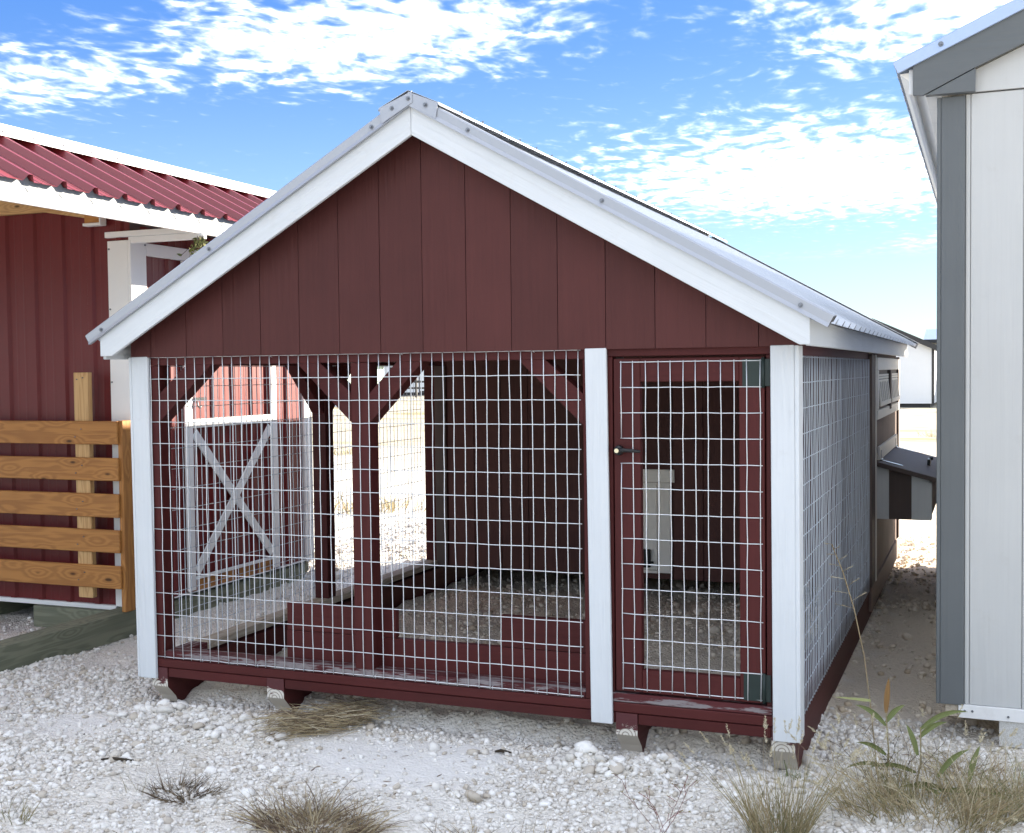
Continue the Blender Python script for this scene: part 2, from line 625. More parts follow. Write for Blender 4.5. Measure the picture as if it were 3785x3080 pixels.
def ground_h(x, y):
    x = np.asarray(x, float)
    y = np.asarray(y, float)
    near = np.exp(-np.maximum(0, np.hypot(x - 1.5, y) - 6) / 6)
    sp = smooth_patch(x, y)
    h = GZ + 0.035 * vnoise(x, y, 1.1, 1) * near + 0.02 * vnoise(x, y, 3.1, 2) * near * (1 - 0.6 * sp)
    rough = near * (1 - 0.85 * sp)
    h = h + rough * (0.016 * vnoise(x, y, 9, 4) + 0.012 * vnoise(x, y, 22, 5) + 0.008 * vnoise(x, y, 47, 6))
    # loose banks in front of the runners and pits under their ends
    h = h + 0.045 * gauss(x, y, 0.32, -0.10, 0.28, 0.07) + 0.03 * gauss(x, y, 0.45, -0.33, 0.25, 0.08)
    h = h + 0.06 * gauss(x, y, 2.19, -0.13, 0.09, 0.05) + 0.05 * gauss(x, y, 2.33, -0.19, 0.08, 0.05)
    h = h + 0.04 * gauss(x, y, 2.48, -0.08, 0.12, 0.06)
    h = h - 0.05 * gauss(x, y, 2.35, -0.045, 0.07, 0.05) - 0.05 * gauss(x, y, 2.96, -0.06, 0.09, 0.05)
    h = h + 0.03 * gauss(x, y, 2.93, -0.20, 0.14, 0.06) + 0.025 * gauss(x, y, 3.12, -0.06, 0.08, 0.1)
    # heaped soil in the run
    r = in_run(x, y)
    h = h + r * (0.06 + 0.06 * gauss(x, y, 1.4, 1.6, 0.9, 0.7) + 0.05 * gauss(x, y, 2.4, 2.0, 0.6, 0.8)
                 + 0.035 * vnoise(x, y, 4.3, 7) + 0.02 * vnoise(x, y, 11, 9))
    # far field falls and rises a little
    far = np.clip((np.hypot(x, y) - 25) / 100, 0, 1)
    h = h + far * 0.4 * vnoise(x, y, 0.03, 10)
    return h


def ground_mat():
    m, k, b = new_mat('limestone_ground')
    g = k.node('ShaderNodeNewGeometry')
    pos = g.outputs['Position']
    at = k.node('ShaderNodeAttribute', attribute_name='soil')
    soil = k.node('ShaderNodeSeparateColor')
    k.l.new(at.outputs['Color'], soil.inputs[0])
    s_soil, s_dust, s_far = soil.outputs[0], soil.outputs[1], soil.outputs[2]
    vo = k.node('ShaderNodeTexVoronoi', feature='F1')
    k.l.new(k.vmath('ADD', pos, k.vmath('MULTIPLY', k.noise(pos, 30, 2, out=1), (0.02, 0.02, 0.02))), vo.inputs['Vector'])
    vo.inputs['Scale'].default_value = 75
    vo2 = k.node('ShaderNodeTexVoronoi', feature='F1')
    k.l.new(pos, vo2.inputs['Vector'])
    vo2.inputs['Scale'].default_value = 28
    vsep = k.node('ShaderNodeSeparateColor')
    k.l.new(vo.outputs['Color'], vsep.inputs[0])
    n1 = k.noise(pos, 3.0, 5, 0.6)
    n2 = k.noise(pos, 60.0, 4, 0.65)
    base = k.mix(k.math('ADD', k.math('MULTIPLY', vsep.outputs[0], 0.6), k.math('MULTIPLY', n2, 0.4)),
                 (0.62, 0.585, 0.52, 1), (0.84, 0.81, 0.76, 1))
    base = k.mix(k.smooth(n1, 0.35, 0.7), base, k.mix(0.4, base, (0.72, 0.655, 0.56, 1)))
    dust = k.mix(n2, (0.74, 0.72, 0.685, 1), (0.82, 0.80, 0.77, 1))
    base = k.mix(s_dust, base, dust)
    soilc = k.mix(n2, (0.46, 0.40, 0.32, 1), (0.64, 0.575, 0.475, 1))
    base = k.mix(s_soil, base, soilc)
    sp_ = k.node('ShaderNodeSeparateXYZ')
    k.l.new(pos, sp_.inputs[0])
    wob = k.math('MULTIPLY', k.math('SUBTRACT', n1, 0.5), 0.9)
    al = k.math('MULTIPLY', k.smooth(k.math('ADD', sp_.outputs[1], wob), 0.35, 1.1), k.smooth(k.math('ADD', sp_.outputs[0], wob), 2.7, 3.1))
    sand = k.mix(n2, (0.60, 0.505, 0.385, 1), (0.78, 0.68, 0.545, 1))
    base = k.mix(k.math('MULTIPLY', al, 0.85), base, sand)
    # far yard: pale gravel with thin straw-coloured growth
    gr = k.smooth(k.noise(k.mapping(pos, (0.22, 0.35, 1)), 1.0, 5, 0.65), 0.5, 0.66)
    farc = k.mix(gr, (0.46, 0.415, 0.33, 1), (0.34, 0.28, 0.15, 1))
    base = k.mix(s_far, base, farc)
    k.set(b.inputs['Base Color'], base)
    b.inputs['Roughness'].default_value = 0.95
    b.inputs['Specular IOR Level'].default_value = 0.1
    hh = k.math('ADD', k.math('MULTIPLY', k.math('SUBTRACT', 1.0, vo.outputs['Distance']), 0.6),
                k.math('MULTIPLY', k.math('SUBTRACT', 1.0, vo2.outputs['Distance']), 0.5))
    hh = k.math('ADD', hh, k.math('MULTIPLY', n2, 0.4))
    amt = k.math('SUBTRACT', 1.0, k.math('MULTIPLY', s_dust, 0.55))
    k.l.new(k.bump(k.math('MULTIPLY', hh, amt), 0.9, 0.016), b.inputs['Normal'])
    return m


def axis_coords(lo, hi, step, far_lo, far_hi, grow=1.09):
    a = list(np.arange(lo, hi + 1e-6, step))
    s = step
    while a[-1] < far_hi:
        s *= grow
        a.append(a[-1] + s)
    s = step
    b = []
    c = lo
    while c > far_lo:
        s *= grow
        c -= s
        b.append(c)
    return np.array(b[::-1] + a)


def build_ground():
    xs = axis_coords(-1.6, 4.2, 0.0145, -900, 900)
    ys = axis_coords(-1.7, 0.6, 0.0125, -60, 1500, 1.012)
    # the growth towards the back is slow first, then fast
    keep = [ys[0]]
    for v in ys[1:]:
        lim = 0.0 if v < 9 else 0.03 * (v - 9)
        if v - keep[-1] >= lim:
            keep.append(v)
    ys = np.array(keep)
    X, Y = np.meshgrid(xs, ys)
    Z = ground_h(X, Y)
    nx, ny = len(xs), len(ys)
    co = np.stack([X, Y, Z], -1).reshape(-1, 3).astype(np.float32)
    i = np.arange(nx * ny).reshape(ny, nx)
    q = np.stack([i[:-1, :-1], i[:-1, 1:], i[1:, 1:], i[1:, :-1]], -1).reshape(-1, 4).astype(np.int32)
    me = bpy.data.meshes.new('ground')
    me.vertices.add(len(co))
    me.vertices.foreach_set('co', co.ravel())
    me.loops.add(q.size)
    me.loops.foreach_set('vertex_index', q.ravel())
    me.polygons.add(len(q))
    me.polygons.foreach_set('loop_start', np.arange(0, q.size, 4, dtype=np.int32))
    me.polygons.foreach_set('loop_total', np.full(len(q), 4, dtype=np.int32))
    me.polygons.foreach_set('use_smooth', np.ones(len(q), dtype=bool))
    me.update(calc_edges=True)
    att = me.color_attributes.new('soil', 'FLOAT_COLOR', 'POINT')
    c = np.zeros((len(co), 4), np.float32)
    x, y = co[:, 0].astype(float), co[:, 1].astype(float)
    c[:, 0] = np.clip(in_run(x, y) * 0.9, 0, 1)
    c[:, 1] = smooth_patch(x, y)
    c[:, 2] = np.clip((np.hypot(x - 2, y) - 9) / 14, 0, 1)
    c[:, 3] = 1
    att.data.foreach_set('color', c.ravel())
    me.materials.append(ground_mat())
    o = bpy.data.objects.new('ground', me)
    COL.objects.link(o)
    tag(o, kind='structure')
    print('ground quads', len(q))


build_ground()

# ------------------------------------------------------------------ chicken coop
coop = thing('chicken_coop', (1.457, 2.7, GZ), 'large maroon chicken coop with white trim, wire mesh run and metal gable roof', 'chicken coop')
XL, XR, XM = -0.052, 3.0, 1.457
YB = 5.45
HH = 3.05  # hen house front wall

# runners under everything
for (a, b_) in ((-0.030, 0.060), (0.614, 0.704), (2.280, 2.370), (2.907, 2.997)):
    ye = 5.42 if a < 0 or a > 2.5 else 0.40
    pts = [(-0.004, -0.053), (-0.004, -0.142), (0.055, -0.200), (0.075, -0.236), (ye - 0.12, -0.236), (ye, -0.16), (ye, -0.053)]
    rn = prism('runner', pts, 'x', a, b_, M_SKID, coop)
    rn.data.materials.append(M_RED['y'])
    for pg in rn.data.polygons:
        front = pg.center.y + MW[rn].translation.y < 0.15 and pg.normal.y < -0.3
        pg.material_index = 0 if front else 1
# front rim boards between the runner ends
for (a, b_) in ((0.062, 0.612), (0.706, 2.278), (2.372, 2.905)):
    box('rim_board', a, b_, 0.000, 0.040, -0.097, -0.055, M_RED, coop)
box('sill_beam', XL + 0.004, XR - 0.002, -0.002, 0.090, -0.052, -0.012, M_RED, coop, 0.004)
box('bottom_plate', 0.040, 2.147, 0.004, 0.092, -0.0105, 0.026, M_PLATE, coop, 0.003)
box('threshold', 2.238, 2.91, 0.002, 0.085, -0.0105, 0.026, M_PLATE, coop, 0.003)
# side rims
box('side_rim', XR - 0.040, XR - 0.001, 0.092, HH, -0.100, -0.003, M_RED, coop)
box('side_rim', XL + 0.002, XL + 0.040, 0.092, YB, -0.150, -0.045, M_DBROWN, coop)
box('side_plate', XL + 0.004, XL + 0.096, 0.34, HH - 0.002, -0.042, -0.002, M_RAW, coop, 0.003)
box('side_plate', XL + 0.004, XL + 0.096, 0.094, 0.337, -0.042, -0.004, M_PLATE, coop, 0.003)
box('side_plate', XR - 0.092, XR - 0.003, 0.094, HH - 0.002, -0.001, 0.035, M_RED, coop, 0.003)
box('base_board', XR - 0.002, XR + 0.018, HH + 0.01, 5.44, -0.185, -0.032, M_BROWN, coop)

# posts of the run
box('post', XL, 0.037, 0.003, 0.092, -0.0105, 1.384, M_RED, coop)
box('post', 1.072, 1.161, 0.004, 0.091, 0.0265, 1.384, M_RED, coop)
box('post', 2.149, 2.237, 0.003, 0.092, -0.0105, 1.384, M_RED, coop)
box('post', 2.9125, XR - 0.002, 0.003, 0.092, -0.0105, 1.384, M_RED, coop)
box('post', XL + 0.002, 0.040, 1.527, 1.616, -0.0015, 1.384, M_RED, coop)
box('post', XR - 0.090, XR - 0.003, 1.470, 1.559, 0.036, 1.384, M_RED, coop)
# headers
box('header', XL, 2.2385, 0.003, 0.091, 1.385, 1.473, M_RED, coop)
box('header', 2.2395, XR, 0.001, 0.091, 1.393, 1.473, M_RED, coop)
box('side_header', XL + 0.002, 0.038, 0.093, HH, 1.385, 1.473, M_RED, coop)
box('side_header', XR - 0.090, XR - 0.002, 0.093, HH, 1.385, 1.473, M_RED, coop)
# knee braces, mitred ends
for pts in ([(0.196, 1.3845), (0.335, 1.3845), (0.038, 1.118), (0.038, 1.247)],
            [(0.800, 1.3845), (0.917, 1.3845), (1.071, 1.252), (1.071, 1.122)],
            [(1.300, 1.3845), (1.425, 1.3845), (1.162, 1.118), (1.162, 1.247)],
            [(1.868, 1.3845), (1.985, 1.3845), (2.148, 1.243), (2.148, 1.115)]):
    p = [pts[0], pts[1], pts[2], pts[3]]
    if p[2][0] < p[0][0]:
        p = [pts[0], pts[1], pts[2], pts[3]]
    prism('knee_brace', p, 'y', 0.006, 0.090, M_RED['x'], coop)
for s in (1, -1):
    y0 = 1.527 if s < 0 else 1.617
    prism('knee_brace', [(y0, 1.10), (y0, 1.235), (y0 + s * 0.155, 1.3845), (y0 + s * 0.29, 1.3845)], 'x', XL + 0.006, 0.030, M_RED['y'], coop)

# white trim boards on the front
beam('corner_trim', (-0.0395, -0.013, -0.105), (-0.0500, -0.013, 1.4265), 0.093, 0.018, (1, 0, 0), M_TRIM, coop)
beam('jamb_trim', (2.2245, -0.013, -0.099), (2.2105, -0.013, 1.4275), 0.090, 0.018, (1, 0, 0), M_TRIM, coop)
beam('corner_trim', (2.9605, -0.013, -0.100), (2.9545, -0.013, 1.4265), 0.090, 0.018, (1, 0, 0), M_TRIM, coop)
beam('corner_trim', (3.0125, 0.031, -0.098), (3.0085, 0.031, 1.425), 0.106, 0.016, (0, 1, 0), M_TRIM, coop)
beam('corner_trim', (-0.093, 0.031, -0.103), (-0.105, 0.031, 1.425), 0.106, 0.014, (0, 1, 0), M_TRIM, coop)


# welded wire panels: two by four inch cells
def wire_panel(name, origin, eu, nu, nv, parent, nrm, cut=None, su=0.0508, sv=0.1016, r=0.0020, seed=1, mat=None):
    rs = random.Random(seed)
    O, U, Nn = Vector(origin), Vector(eu), Vector(nrm)
    Zv = Vector((0, 0, 1))
    paths = []
    for i in range(nu + 1):
        off = rs.uniform(-0.0018, 0.0018)
        run = []
        for j in range(nv + 1):
            p = O + U * (i * su + off + rs.uniform(-0.0014, 0.0014)) + Zv * (j * sv) + Nn * (0.0013 + rs.uniform(-0.0012, 0.0012))
            run.append(p)
        run[0] = run[0] - Zv * 0.006
        run[-1] = run[-1] + Zv * 0.005
        if cut and i in cut[0]:
            k0 = cut[1]
            paths.append(run[:k0 + 1])
            paths.append(run[k0 + 1:])
        else:
            paths.append(run)
    for j in range(nv + 1):
        run = []
        for i in range(nu + 1):
            p = O + U * (i * su) + Zv * (j * sv + rs.uniform(-0.0010, 0.0010)) - Nn * (0.0013 + rs.uniform(-0.0012, 0.0012))
            run.append(p)
        run[0] = run[0] - U * 0.004
        run[-1] = run[-1] + U * 0.008
        paths.append(run)
    return tubes(name, paths, r, mat or M_WIRE, parent, sides=5)


wire_panel('wire_mesh', (0, -0.004, 0), (1, 0, 0), 42, 14, coop, (0, -1, 0), seed=2)
wire_panel('wire_mesh', (XR + 0.005, 0.095, -0.04), (0, 1, 0), 27, 14, coop, (1, 0, 0), seed=3, mat=M_WIRESHADE)
wire_panel('wire_mesh', (XR + 0.006, 1.475, -0.04), (0, 1, 0), 30, 14, coop, (1, 0, 0), seed=4, mat=M_WIRESHADE)
wire_panel('wire_mesh', (XL - 0.005, 0.10, -0.04), (0, 1, 0), 28, 14, coop, (-1, 0, 0), seed=5, mat=M_WIRESHADE)
wire_panel('wire_mesh', (XL - 0.006, 1.530, -0.04), (0, 1, 0), 29, 14, coop, (-1, 0, 0), seed=6, mat=M_WIRESHADE)
# fencing staples along the front panel
for (i, j) in ((13, 14), (26, 14), (38, 14), (5, 0), (11, 0), (18, 0), (23, 0), (29, 0), (34, 0), (38, 0)):
    p = (i * 0.0508 + 0.01, -0.008, j * 0.1016)
    tubes('staple', [[(p[0], 0.004, p[2] - 0.007), (p[0], -0.008, p[2] - 0.006), (p[0], -0.008, p[2] + 0.006), (p[0], 0.004, p[2] + 0.007)]],
          0.0012, M_WIRE, coop, sides=4)

# gable siding: eight inch boards with recessed joints
SLOPE = 0.566


def roof_under(x):
    return 2.435 - SLOPE * abs(x - XM)


def gable(yf, yb, name, parent, zb, clip0, clip1):
    g = prism(name, [(clip0, zb), (clip1, zb), (clip1, max(zb + .01, roof_under(clip1) - .06)), (XM, roof_under(XM) - .06), (clip0, max(zb + .01, roof_under(clip0) - .06))],
              'y', yf + 0.004, yb, M_REDS['z'], parent)
    return g


gw = prism('gable_wall', [(-0.10, 1.4235), (3.03, 1.4235), (3.03, 1.53), (XM, 2.40), (-0.10, 1.50)], 'y', -0.006, 0.0, M_REDS['z'], coop)
ge = [1.441 + 0.2035 * i for i in range(-9, 10)]
for a, b_ in zip(ge[:-1], ge[1:]):
    a1, b1 = max(a + 0.0014, -0.098), min(b_ - 0.0014, 3.028)
    if b1 - a1 < 0.01:
        continue
    top = lambda x: roof_under(x) - 0.03
    pts = [(a1, 1.423), (b1, 1.423), (b1, max(1.428, top(b1)))]
    if a1 < XM < b1:
        pts.append((XM, top(XM)))
    pts.append((a1, max(1.428, top(a1))))
    dy = random.uniform(-0.0008, 0.0008)
    prism('siding_board', pts, 'y', -0.0195 + dy, -0.0065, M_REDS['z'], gw)
# rear gable
prism('gable_wall', [(XL, 1.42), (XR, 1.42), (XR, 1.50), (XM, 2.37), (XL, 1.50)], 'y', YB - 0.015, YB, M_BROWN['z'], coop)

# barge boards, mitred at the ridge, plumb cut at the eaves
YO = -0.140


def barge(y0, y1):
    Lx, Rx = -0.176, 3.074
    for s, xe in ((-1, Lx), (1, Rx)):
        zt = 2.441 - SLOPE * abs(xe - XM)
        zb = zt - 0.102
        xin = xe + (0.064 if s < 0 else -0.038)
        # inner lower edge parallel to the roof
        zi = 2.441 - SLOPE * abs(xin - XM) - 0.1225
        M = Matrix.Translation((0, 0, 0))
        ang = math.atan(SLOPE)
        ex = Vector((math.cos(ang), 0, -s * math.sin(ang))) if s > 0 else Vector((math.cos(ang), 0, math.sin(ang)))
        ez = Vector((-ex.z, 0, ex.x))
        c = Vector(((xe + XM) / 2, (y0 + y1) / 2, (zt + 2.441) / 2))
        ey = ez.cross(ex)
        M = Matrix(((ex.x, ey.x, ez.x, c.x), (ex.y, ey.y, ez.y, c.y), (ex.z, ey.z, ez.z, c.z), (0, 0, 0, 1)))
        Mi = M.inverted()
        xm = XM + s * 0.0008
        wp = [(xm, 2.441), (xe, zt), (xe, zi), (xin, zi), (xm, 2.3225)]
        lp = [Mi @ Vector((p[0], c.y, p[1])) for p in wp]
        local_prism('barge_board', [(q.x, q.z) for q in lp], y1 - y0, M, M_TRIM['x'], coop)


barge(YO, YO + 0.018)
barge(5.625, 5.643)
# eave fascia along both sides
box('fascia', 3.056, 3.0735, YO + 0.019, 5.624, 1.421, 1.520, M_TRIM, coop)
box('fascia', -0.176, -0.158, YO + 0.019, 5.624, 1.416, 1.512, M_TRIM, coop)
# soffit strip behind the fascia and lookout boards under the gable overhang
box('soffit', 3.012, 3.055, 0.09, 5.60, 1.430, 1.442, M_TRIM, coop)
# rafters and the sheathing seen from below
for s in (-1, 1):
    xe = XM + s * 1.60
    M0 = (XM + s * 0.001, 2.425)
    prism('roof_deck', [(XM, 2.4375), (xe, 2.4375 - SLOPE * 1.60), (xe, 2.4255 - SLOPE * 1.60), (XM, 2.4255)], 'y', YO + 0.02, 5.62, M_INT['y'], coop)
for yy in (0.61, 1.22, 1.83, 2.44):
    for s in (-1, 1):
        beam('rafter', (XM + s * 0.03, yy, 2.365), (XM + s * 1.50, yy, 2.365 - SLOPE * 1.47), 0.085, 0.038, (0, 0, 1), M_INT, coop)


# metal roof sheets with ribs
def rib_profile(length, pitch=0.2286, rib_h=0.019, base=0.050, topw=0.020, minor=True, start=0.0, mh=0.003):
    pts = [(0.0, 0.0)]
    n = int((length - start) / pitch) + 1
    for i in range(n):
        c = start + i * pitch
        seq = [(c - base / 2, 0), (c - topw / 2, rib_h), (c + topw / 2, rib_h), (c + base / 2, 0)]
        if minor:
            for q in (0.36, 0.64):
                m_ = c + pitch * q
                seq += [(m_ - 0.010, 0), (m_ - 0.005, mh), (m_ + 0.005, mh), (m_ + 0.010, 0)]
        for p in seq:
            if 0 < p[0] < length:
                pts.append(p)
    pts.append((length, 0.0))
    return pts


def ribbed_sheet(name, O, eu, ev, L, W, mat, parent, nrm, t=0.0008, **kw):
    """profile runs along ev (length W), sheet length L along eu, ribs stand out along nrm"""
    O, eu, ev, nrm = Vector(O), Vector(eu).normalized(), Vector(ev).normalized(), Vector(nrm).normalized()
    pr = rib_profile(W, **kw)
    V, F = [], []
    n = len(pr)
    for lay in (0, -t):
        for l in (0, L):
            for (v, h) in pr:
                V.append(tuple(O + ev * v + eu * l + nrm * (h + lay)))
    for i in range(n - 1):
        F.append((i, i + 1, n + i + 1, n + i))
        F.append((2 * n + i + 1, 2 * n + i, 3 * n + i, 3 * n + i + 1))
        F.append((i + 1, i, 2 * n + i, 2 * n + i + 1))
        F.append((n + i, n + i + 1, 3 * n + i + 1, 3 * n + i))
    o = mesh_obj(name, V, F, mat, parent)
    bm = bmesh.new()
    bm.from_mesh(o.data)
    bmesh.ops.recalc_face_normals(bm, faces=bm.faces)
    bm.to_mesh(o.data)
    bm.free()
    return o


ang = math.atan(SLOPE)
ca, sa = math.cos(ang), math.sin(ang)
roof = mesh_obj('roof', [(XM - .02, 5.6, 2.44), (XM + .02, 5.6, 2.44), (XM + .02, -.1, 2.44), (XM - .02, -.1, 2.44),
                         (XM, 5.6, 2.452), (XM, -.1, 2.452)],
                [(0, 1, 2, 3), (0, 4, 1), (3, 2, 5), (1, 4, 5, 2), (4, 0, 3, 5)], M_GALV, coop)
for s in (1, -1):
    ridge = Vector((XM + s * 0.004, YO - 0.006, 2.452))
    dn = Vector((s * ca, 0, -sa))
    nr = Vector((s * sa, 0, ca))
    Lr = 1.925
    y = YO - 0.004
    while y < 5.65:
        w = min(0.9144, 5.655 - y)
        ribbed_sheet('roof_sheet', (ridge.x, y, ridge.z), dn, (0, 1, 0), Lr, w - 0.001, M_GALV, roof, nr, start=0.03, rib_h=0.023)
        y += 0.9144


def extrude_profile(name, prof, P0, P1, xdir, zdir, mat, parent, closed=False):
    """sweep 2-D profile (x along xdir, z along zdir) from P0 to P1"""
    P0, P1, xd, zd = Vector(P0), Vector(P1), Vector(xdir), Vector(zdir)
    n = len(prof)
    V = [tuple(P + xd * a + zd * b) for P in (P0, P1) for a, b in prof]
    F = [(i, i + 1, n + i + 1, n + i) for i in range(n - 1)]
    if closed:
        F.append((n - 1, 0, n, 2 * n - 1))
        F.append(tuple(range(n))[::-1])
        F.append(tuple(range(n, 2 * n)))
    o = mesh_obj(name, V, F, mat, parent)
    bm = bmesh.new()
    bm.from_mesh(o.data)
    bmesh.ops.recalc_face_normals(bm, faces=bm.faces)
    bm.to_mesh(o.data)
    bm.free()
    return o


# rake trim of bent metal: a lip under a wide leaning face, with its return over the sheet
rake = [(0.000, -0.021), (-0.017, -0.021), (-0.010, -0.006), (-0.012, 0.024), (-0.006, 0.030), (0.060, 0.030), (0.060, 0.027),
        (-0.004, 0.027), (-0.009, 0.022), (-0.007, -0.006), (-0.013, -0.0185), (0.0, -0.0185)]
for s in (-1, 1):
    dn = Vector((s * ca, 0, -sa))
    nr = Vector((s * sa, 0, ca))
    P0 = Vector((XM, YO - 0.004, 2.462))
    P1 = P0 + dn * 1.945
    tr = extrude_profile('rake_trim', rake, P0, P1, (0, 1, 0), nr, M_GTRIM, roof, True)
    for dd in ((0.30, 0.95, 1.82) if s > 0 else (0.20, 1.15, 1.85)):
        q = P0 + dn * dd + nr * 0.004 + Vector((0, -0.0115, 0))
        screw(q, (0, -1, 0.05), coop, M_SCREW, 0.0095)
    ec = P1 - dn * 0.0005
    Vv = [tuple(ec + Vector((0, 1, 0)) * a_ + nr * b_) for a_, b_ in ((-0.010, -0.019), (-0.012, 0.024), (0.055, 0.0275), (0.055, 0.004), (0.002, 0.0), (0.0, -0.019))]
    Vv += [tuple(Vector(v_) + dn * 0.0015) for v_ in Vv]
    mesh_obj('open_end_shade', Vv, [(0, 1, 2, 3, 4, 5), (11, 10, 9, 8, 7, 6)] + [(i_, (i_ + 1) % 6, 6 + (i_ + 1) % 6, 6 + i_) for i_ in range(6)], M_BLACK, roof)  # black sheet: shade inside the open trim end, put into its colour
    tr2 = extrude_profile('rake_trim', [(-a, b_) for a, b_ in rake], P0 + Vector((0, 5.79, 0)), P1 + Vector((0, 5.79, 0)), (0, 1, 0), nr, M_GTRIM, roof, True)

# ridge cap with its folded front flaps
capw = 0.155
zc = 2.502
Lc = Vector((XM - capw * ca, 0, zc - capw * sa * 0.80))
Rc = Vector((XM + capw * ca, 0, zc - capw * sa * 0.80))
y0, y1 = YO - 0.022, 5.66
V, F = [], []
for yy in (y0, y1):
    V += [(Lc.x - .006, yy, Lc.z - .012), (Lc.x, yy, Lc.z), (XM - .01, yy, zc - .004), (XM, yy, zc), (XM + .01, yy, zc - .004), (Rc.x, yy, Rc.z), (Rc.x + .006, yy, Rc.z - .012)]
for i in range(6):
    F.append((i, i + 1, i + 8, i + 7))
cap = mesh_obj('ridge_cap', V, F, M_GALV, roof)
md = cap.modifiers.new('sheet', 'SOLIDIFY')
md.thickness = 0.0015
for s in (-1, 1):
    e = Lc if s < 0 else Rc
    fl = [(XM - s * 0.018 * (s < 0), zc - 0.006), (e.x, e.z - 0.002), (e.x - s * 0.012, e.z - 0.066), (XM - s * 0.020, zc - 0.052)]
    yy = YO - 0.019 - (0.003 if s < 0 else 0)
    prism('ridge_flap', fl, 'y', yy - 0.0015, yy, M_GTRIM, roof)
for (dx, dz) in ((-0.075, -0.068), (0.0, -0.035), (0.078, -0.068)):
    screw((XM + dx, YO - 0.024, zc + dz), (0, -1, 0), coop, M_SCREW, 0.0095)
yy = 0.10
while yy < 5.6:
    screw((Rc.x - 0.012, yy, Rc.z + 0.008), (sa, 0, ca), coop, M_SCREW, 0.007)
    yy += 0.2286

# door of the run
door = box('door', 2.280, 2.390, 0.000, 0.038, 0.036, 1.384, M_RED, coop)
box('stile', 2.786, 2.884, 0.000, 0.038, 0.036, 1.384, M_RED, door)
box('rail', 2.3905, 2.7855, 0.001, 0.037, 1.290, 1.384, M_RED, door)
box('rail', 2.3905, 2.7855, 0.001, 0.037, 0.036, 0.128, M_RED, door)
wire_panel('wire_mesh', (2.312, -0.004, 0.050), (1, 0, 0), 11, 13, door, (0, -1, 0), cut=((0,), 9), su=0.0506, sv=0.1015, seed=9)
box('jamb', 2.2395, 2.274, 0.004, 0.09, 0.027, 1.392, M_RED, coop)
box('jamb', 2.889, 2.9115, 0.004, 0.09, 0.027, 1.392, M_RED, coop)
box('door_stop', 2.2745, 2.300, 0.045, 0.085, 0.03, 1.392, M_DBROWN, coop)
for zz in (1.27, 0.045):
    hg = box('hinge', 2.800, 2.906, -0.0042, -0.0008, zz, zz + 0.105, M_HINGE, door, 0.001)
    tubes('hinge_pin', [[(2.880, -0.007, zz - 0.006), (2.880, -0.007, zz + 0.111)]], 0.0065, M_HINGE, hg, sides=8)
bm = bmesh.new()
bmesh.ops.create_cone(bm, cap_ends=True, segments=20, radius1=0.021, radius2=0.018, depth=0.02)
hd = bm_obj('handle', bm, M_BLACK, door, Matrix.Translation((2.305, -0.020, 1.016)) @ Matrix.Rotation(math.radians(90), 4, 'X'), True)
tubes('lever', [[(2.305, -0.034, 1.016), (2.330, -0.038, 1.018), (2.368, -0.037, 1.016), (2.398, -0.033, 1.013)]],
      lambda p, i, n: (0.010, 0.0085, 0.007, 0.005)[i], M_BLACK, hd, sides=10)
bm = bmesh.new()
bmesh.ops.create_cone(bm, cap_ends=True, segments=18, radius1=0.009, radius2=0.009, depth=0.004)
bmesh.ops.create_cone(bm, cap_ends=True, segments=12, radius1=0.0035, radius2=0.0035, depth=0.003, matrix=Matrix.Translation((0, 0, 0.003)))
bm_obj('lock', bm, M_BRASS, hd, Matrix.Translation((2.304, -0.046, 1.016)) @ Matrix.Rotation(math.radians(90), 4, 'X'))

# kick boards behind the front plate
box('kick_board', 0.660, 2.130, 0.098, 0.136, 0.012, 0.150, M_RED, coop)
box('kick_board', 0.662, 1.226, 0.100, 0.137, 0.1515, 0.279, M_RED, coop)
box('kick_board', 1.733, 2.132, 0.100, 0.137, 0.1515, 0.288, M_RED, coop)

# hen house: front wall with boards, pop door, corner posts
M_HEN = painted3('dull_red_brown_siding', (0.100, 0.046, 0.040), rough=0.65, grain=0.4, var=0.14, spec=0.18)
hw = box('front_wall', 0.03, XR - 0.002, HH + 0.014, HH + 0.03, -0.05, 1.47, M_REDS['z'], coop)
x = 0.13
while x < XR - 0.01:
    x2 = min(x + 0.2035, XR - 0.002)
    # the pop door opening is covered by its own frame
    box('siding_board', x + 0.002, x2 - 0.002, HH + 0.001, HH + 0.0135, -0.048, 1.47, M_HEN, hw)
    x += 0.2035
box('post', XL + 0.002, 0.034, HH - 0.0005, HH + 0.088, -0.048, 1.384, M_RED, coop)
box('corner_board', 0.036, 0.122, HH - 0.012, HH + 0.0005, -0.05, 1.384, M_DBROWN, coop)
pop = box('pop_door', 1.464, 1.652, HH - 0.012, HH, 0.012, 0.592, M_CREAM, coop)
box('frame_board', 1.372, 1.772, HH - 0.020, HH - 0.0005, 0.595, 0.680, M_CREAM, pop)
box('frame_board', 1.400, 1.460, HH - 0.020, HH - 0.0005, 0.010, 0.593, M_CREAM, pop)
box('frame_board', 1.658, 1.746, HH - 0.020, HH - 0.0005, -0.006, 0.593, M_CREAM, pop)
box('frame_board', 1.400, 1.656, HH - 0.021, HH - 0.0005, -0.010, 0.009, M_CREAM, pop)
lt = box('latch', 1.530, 1.612, HH - 0.050, HH - 0.0125, 0.030, 0.150, M_BLACK, pop, 0.006)
tubes('latch_bolt', [[(1.56, HH - 0.055, 0.075), (1.64, HH - 0.055, 0.068)]], 0.006, M_BLACK, lt, sides=8)

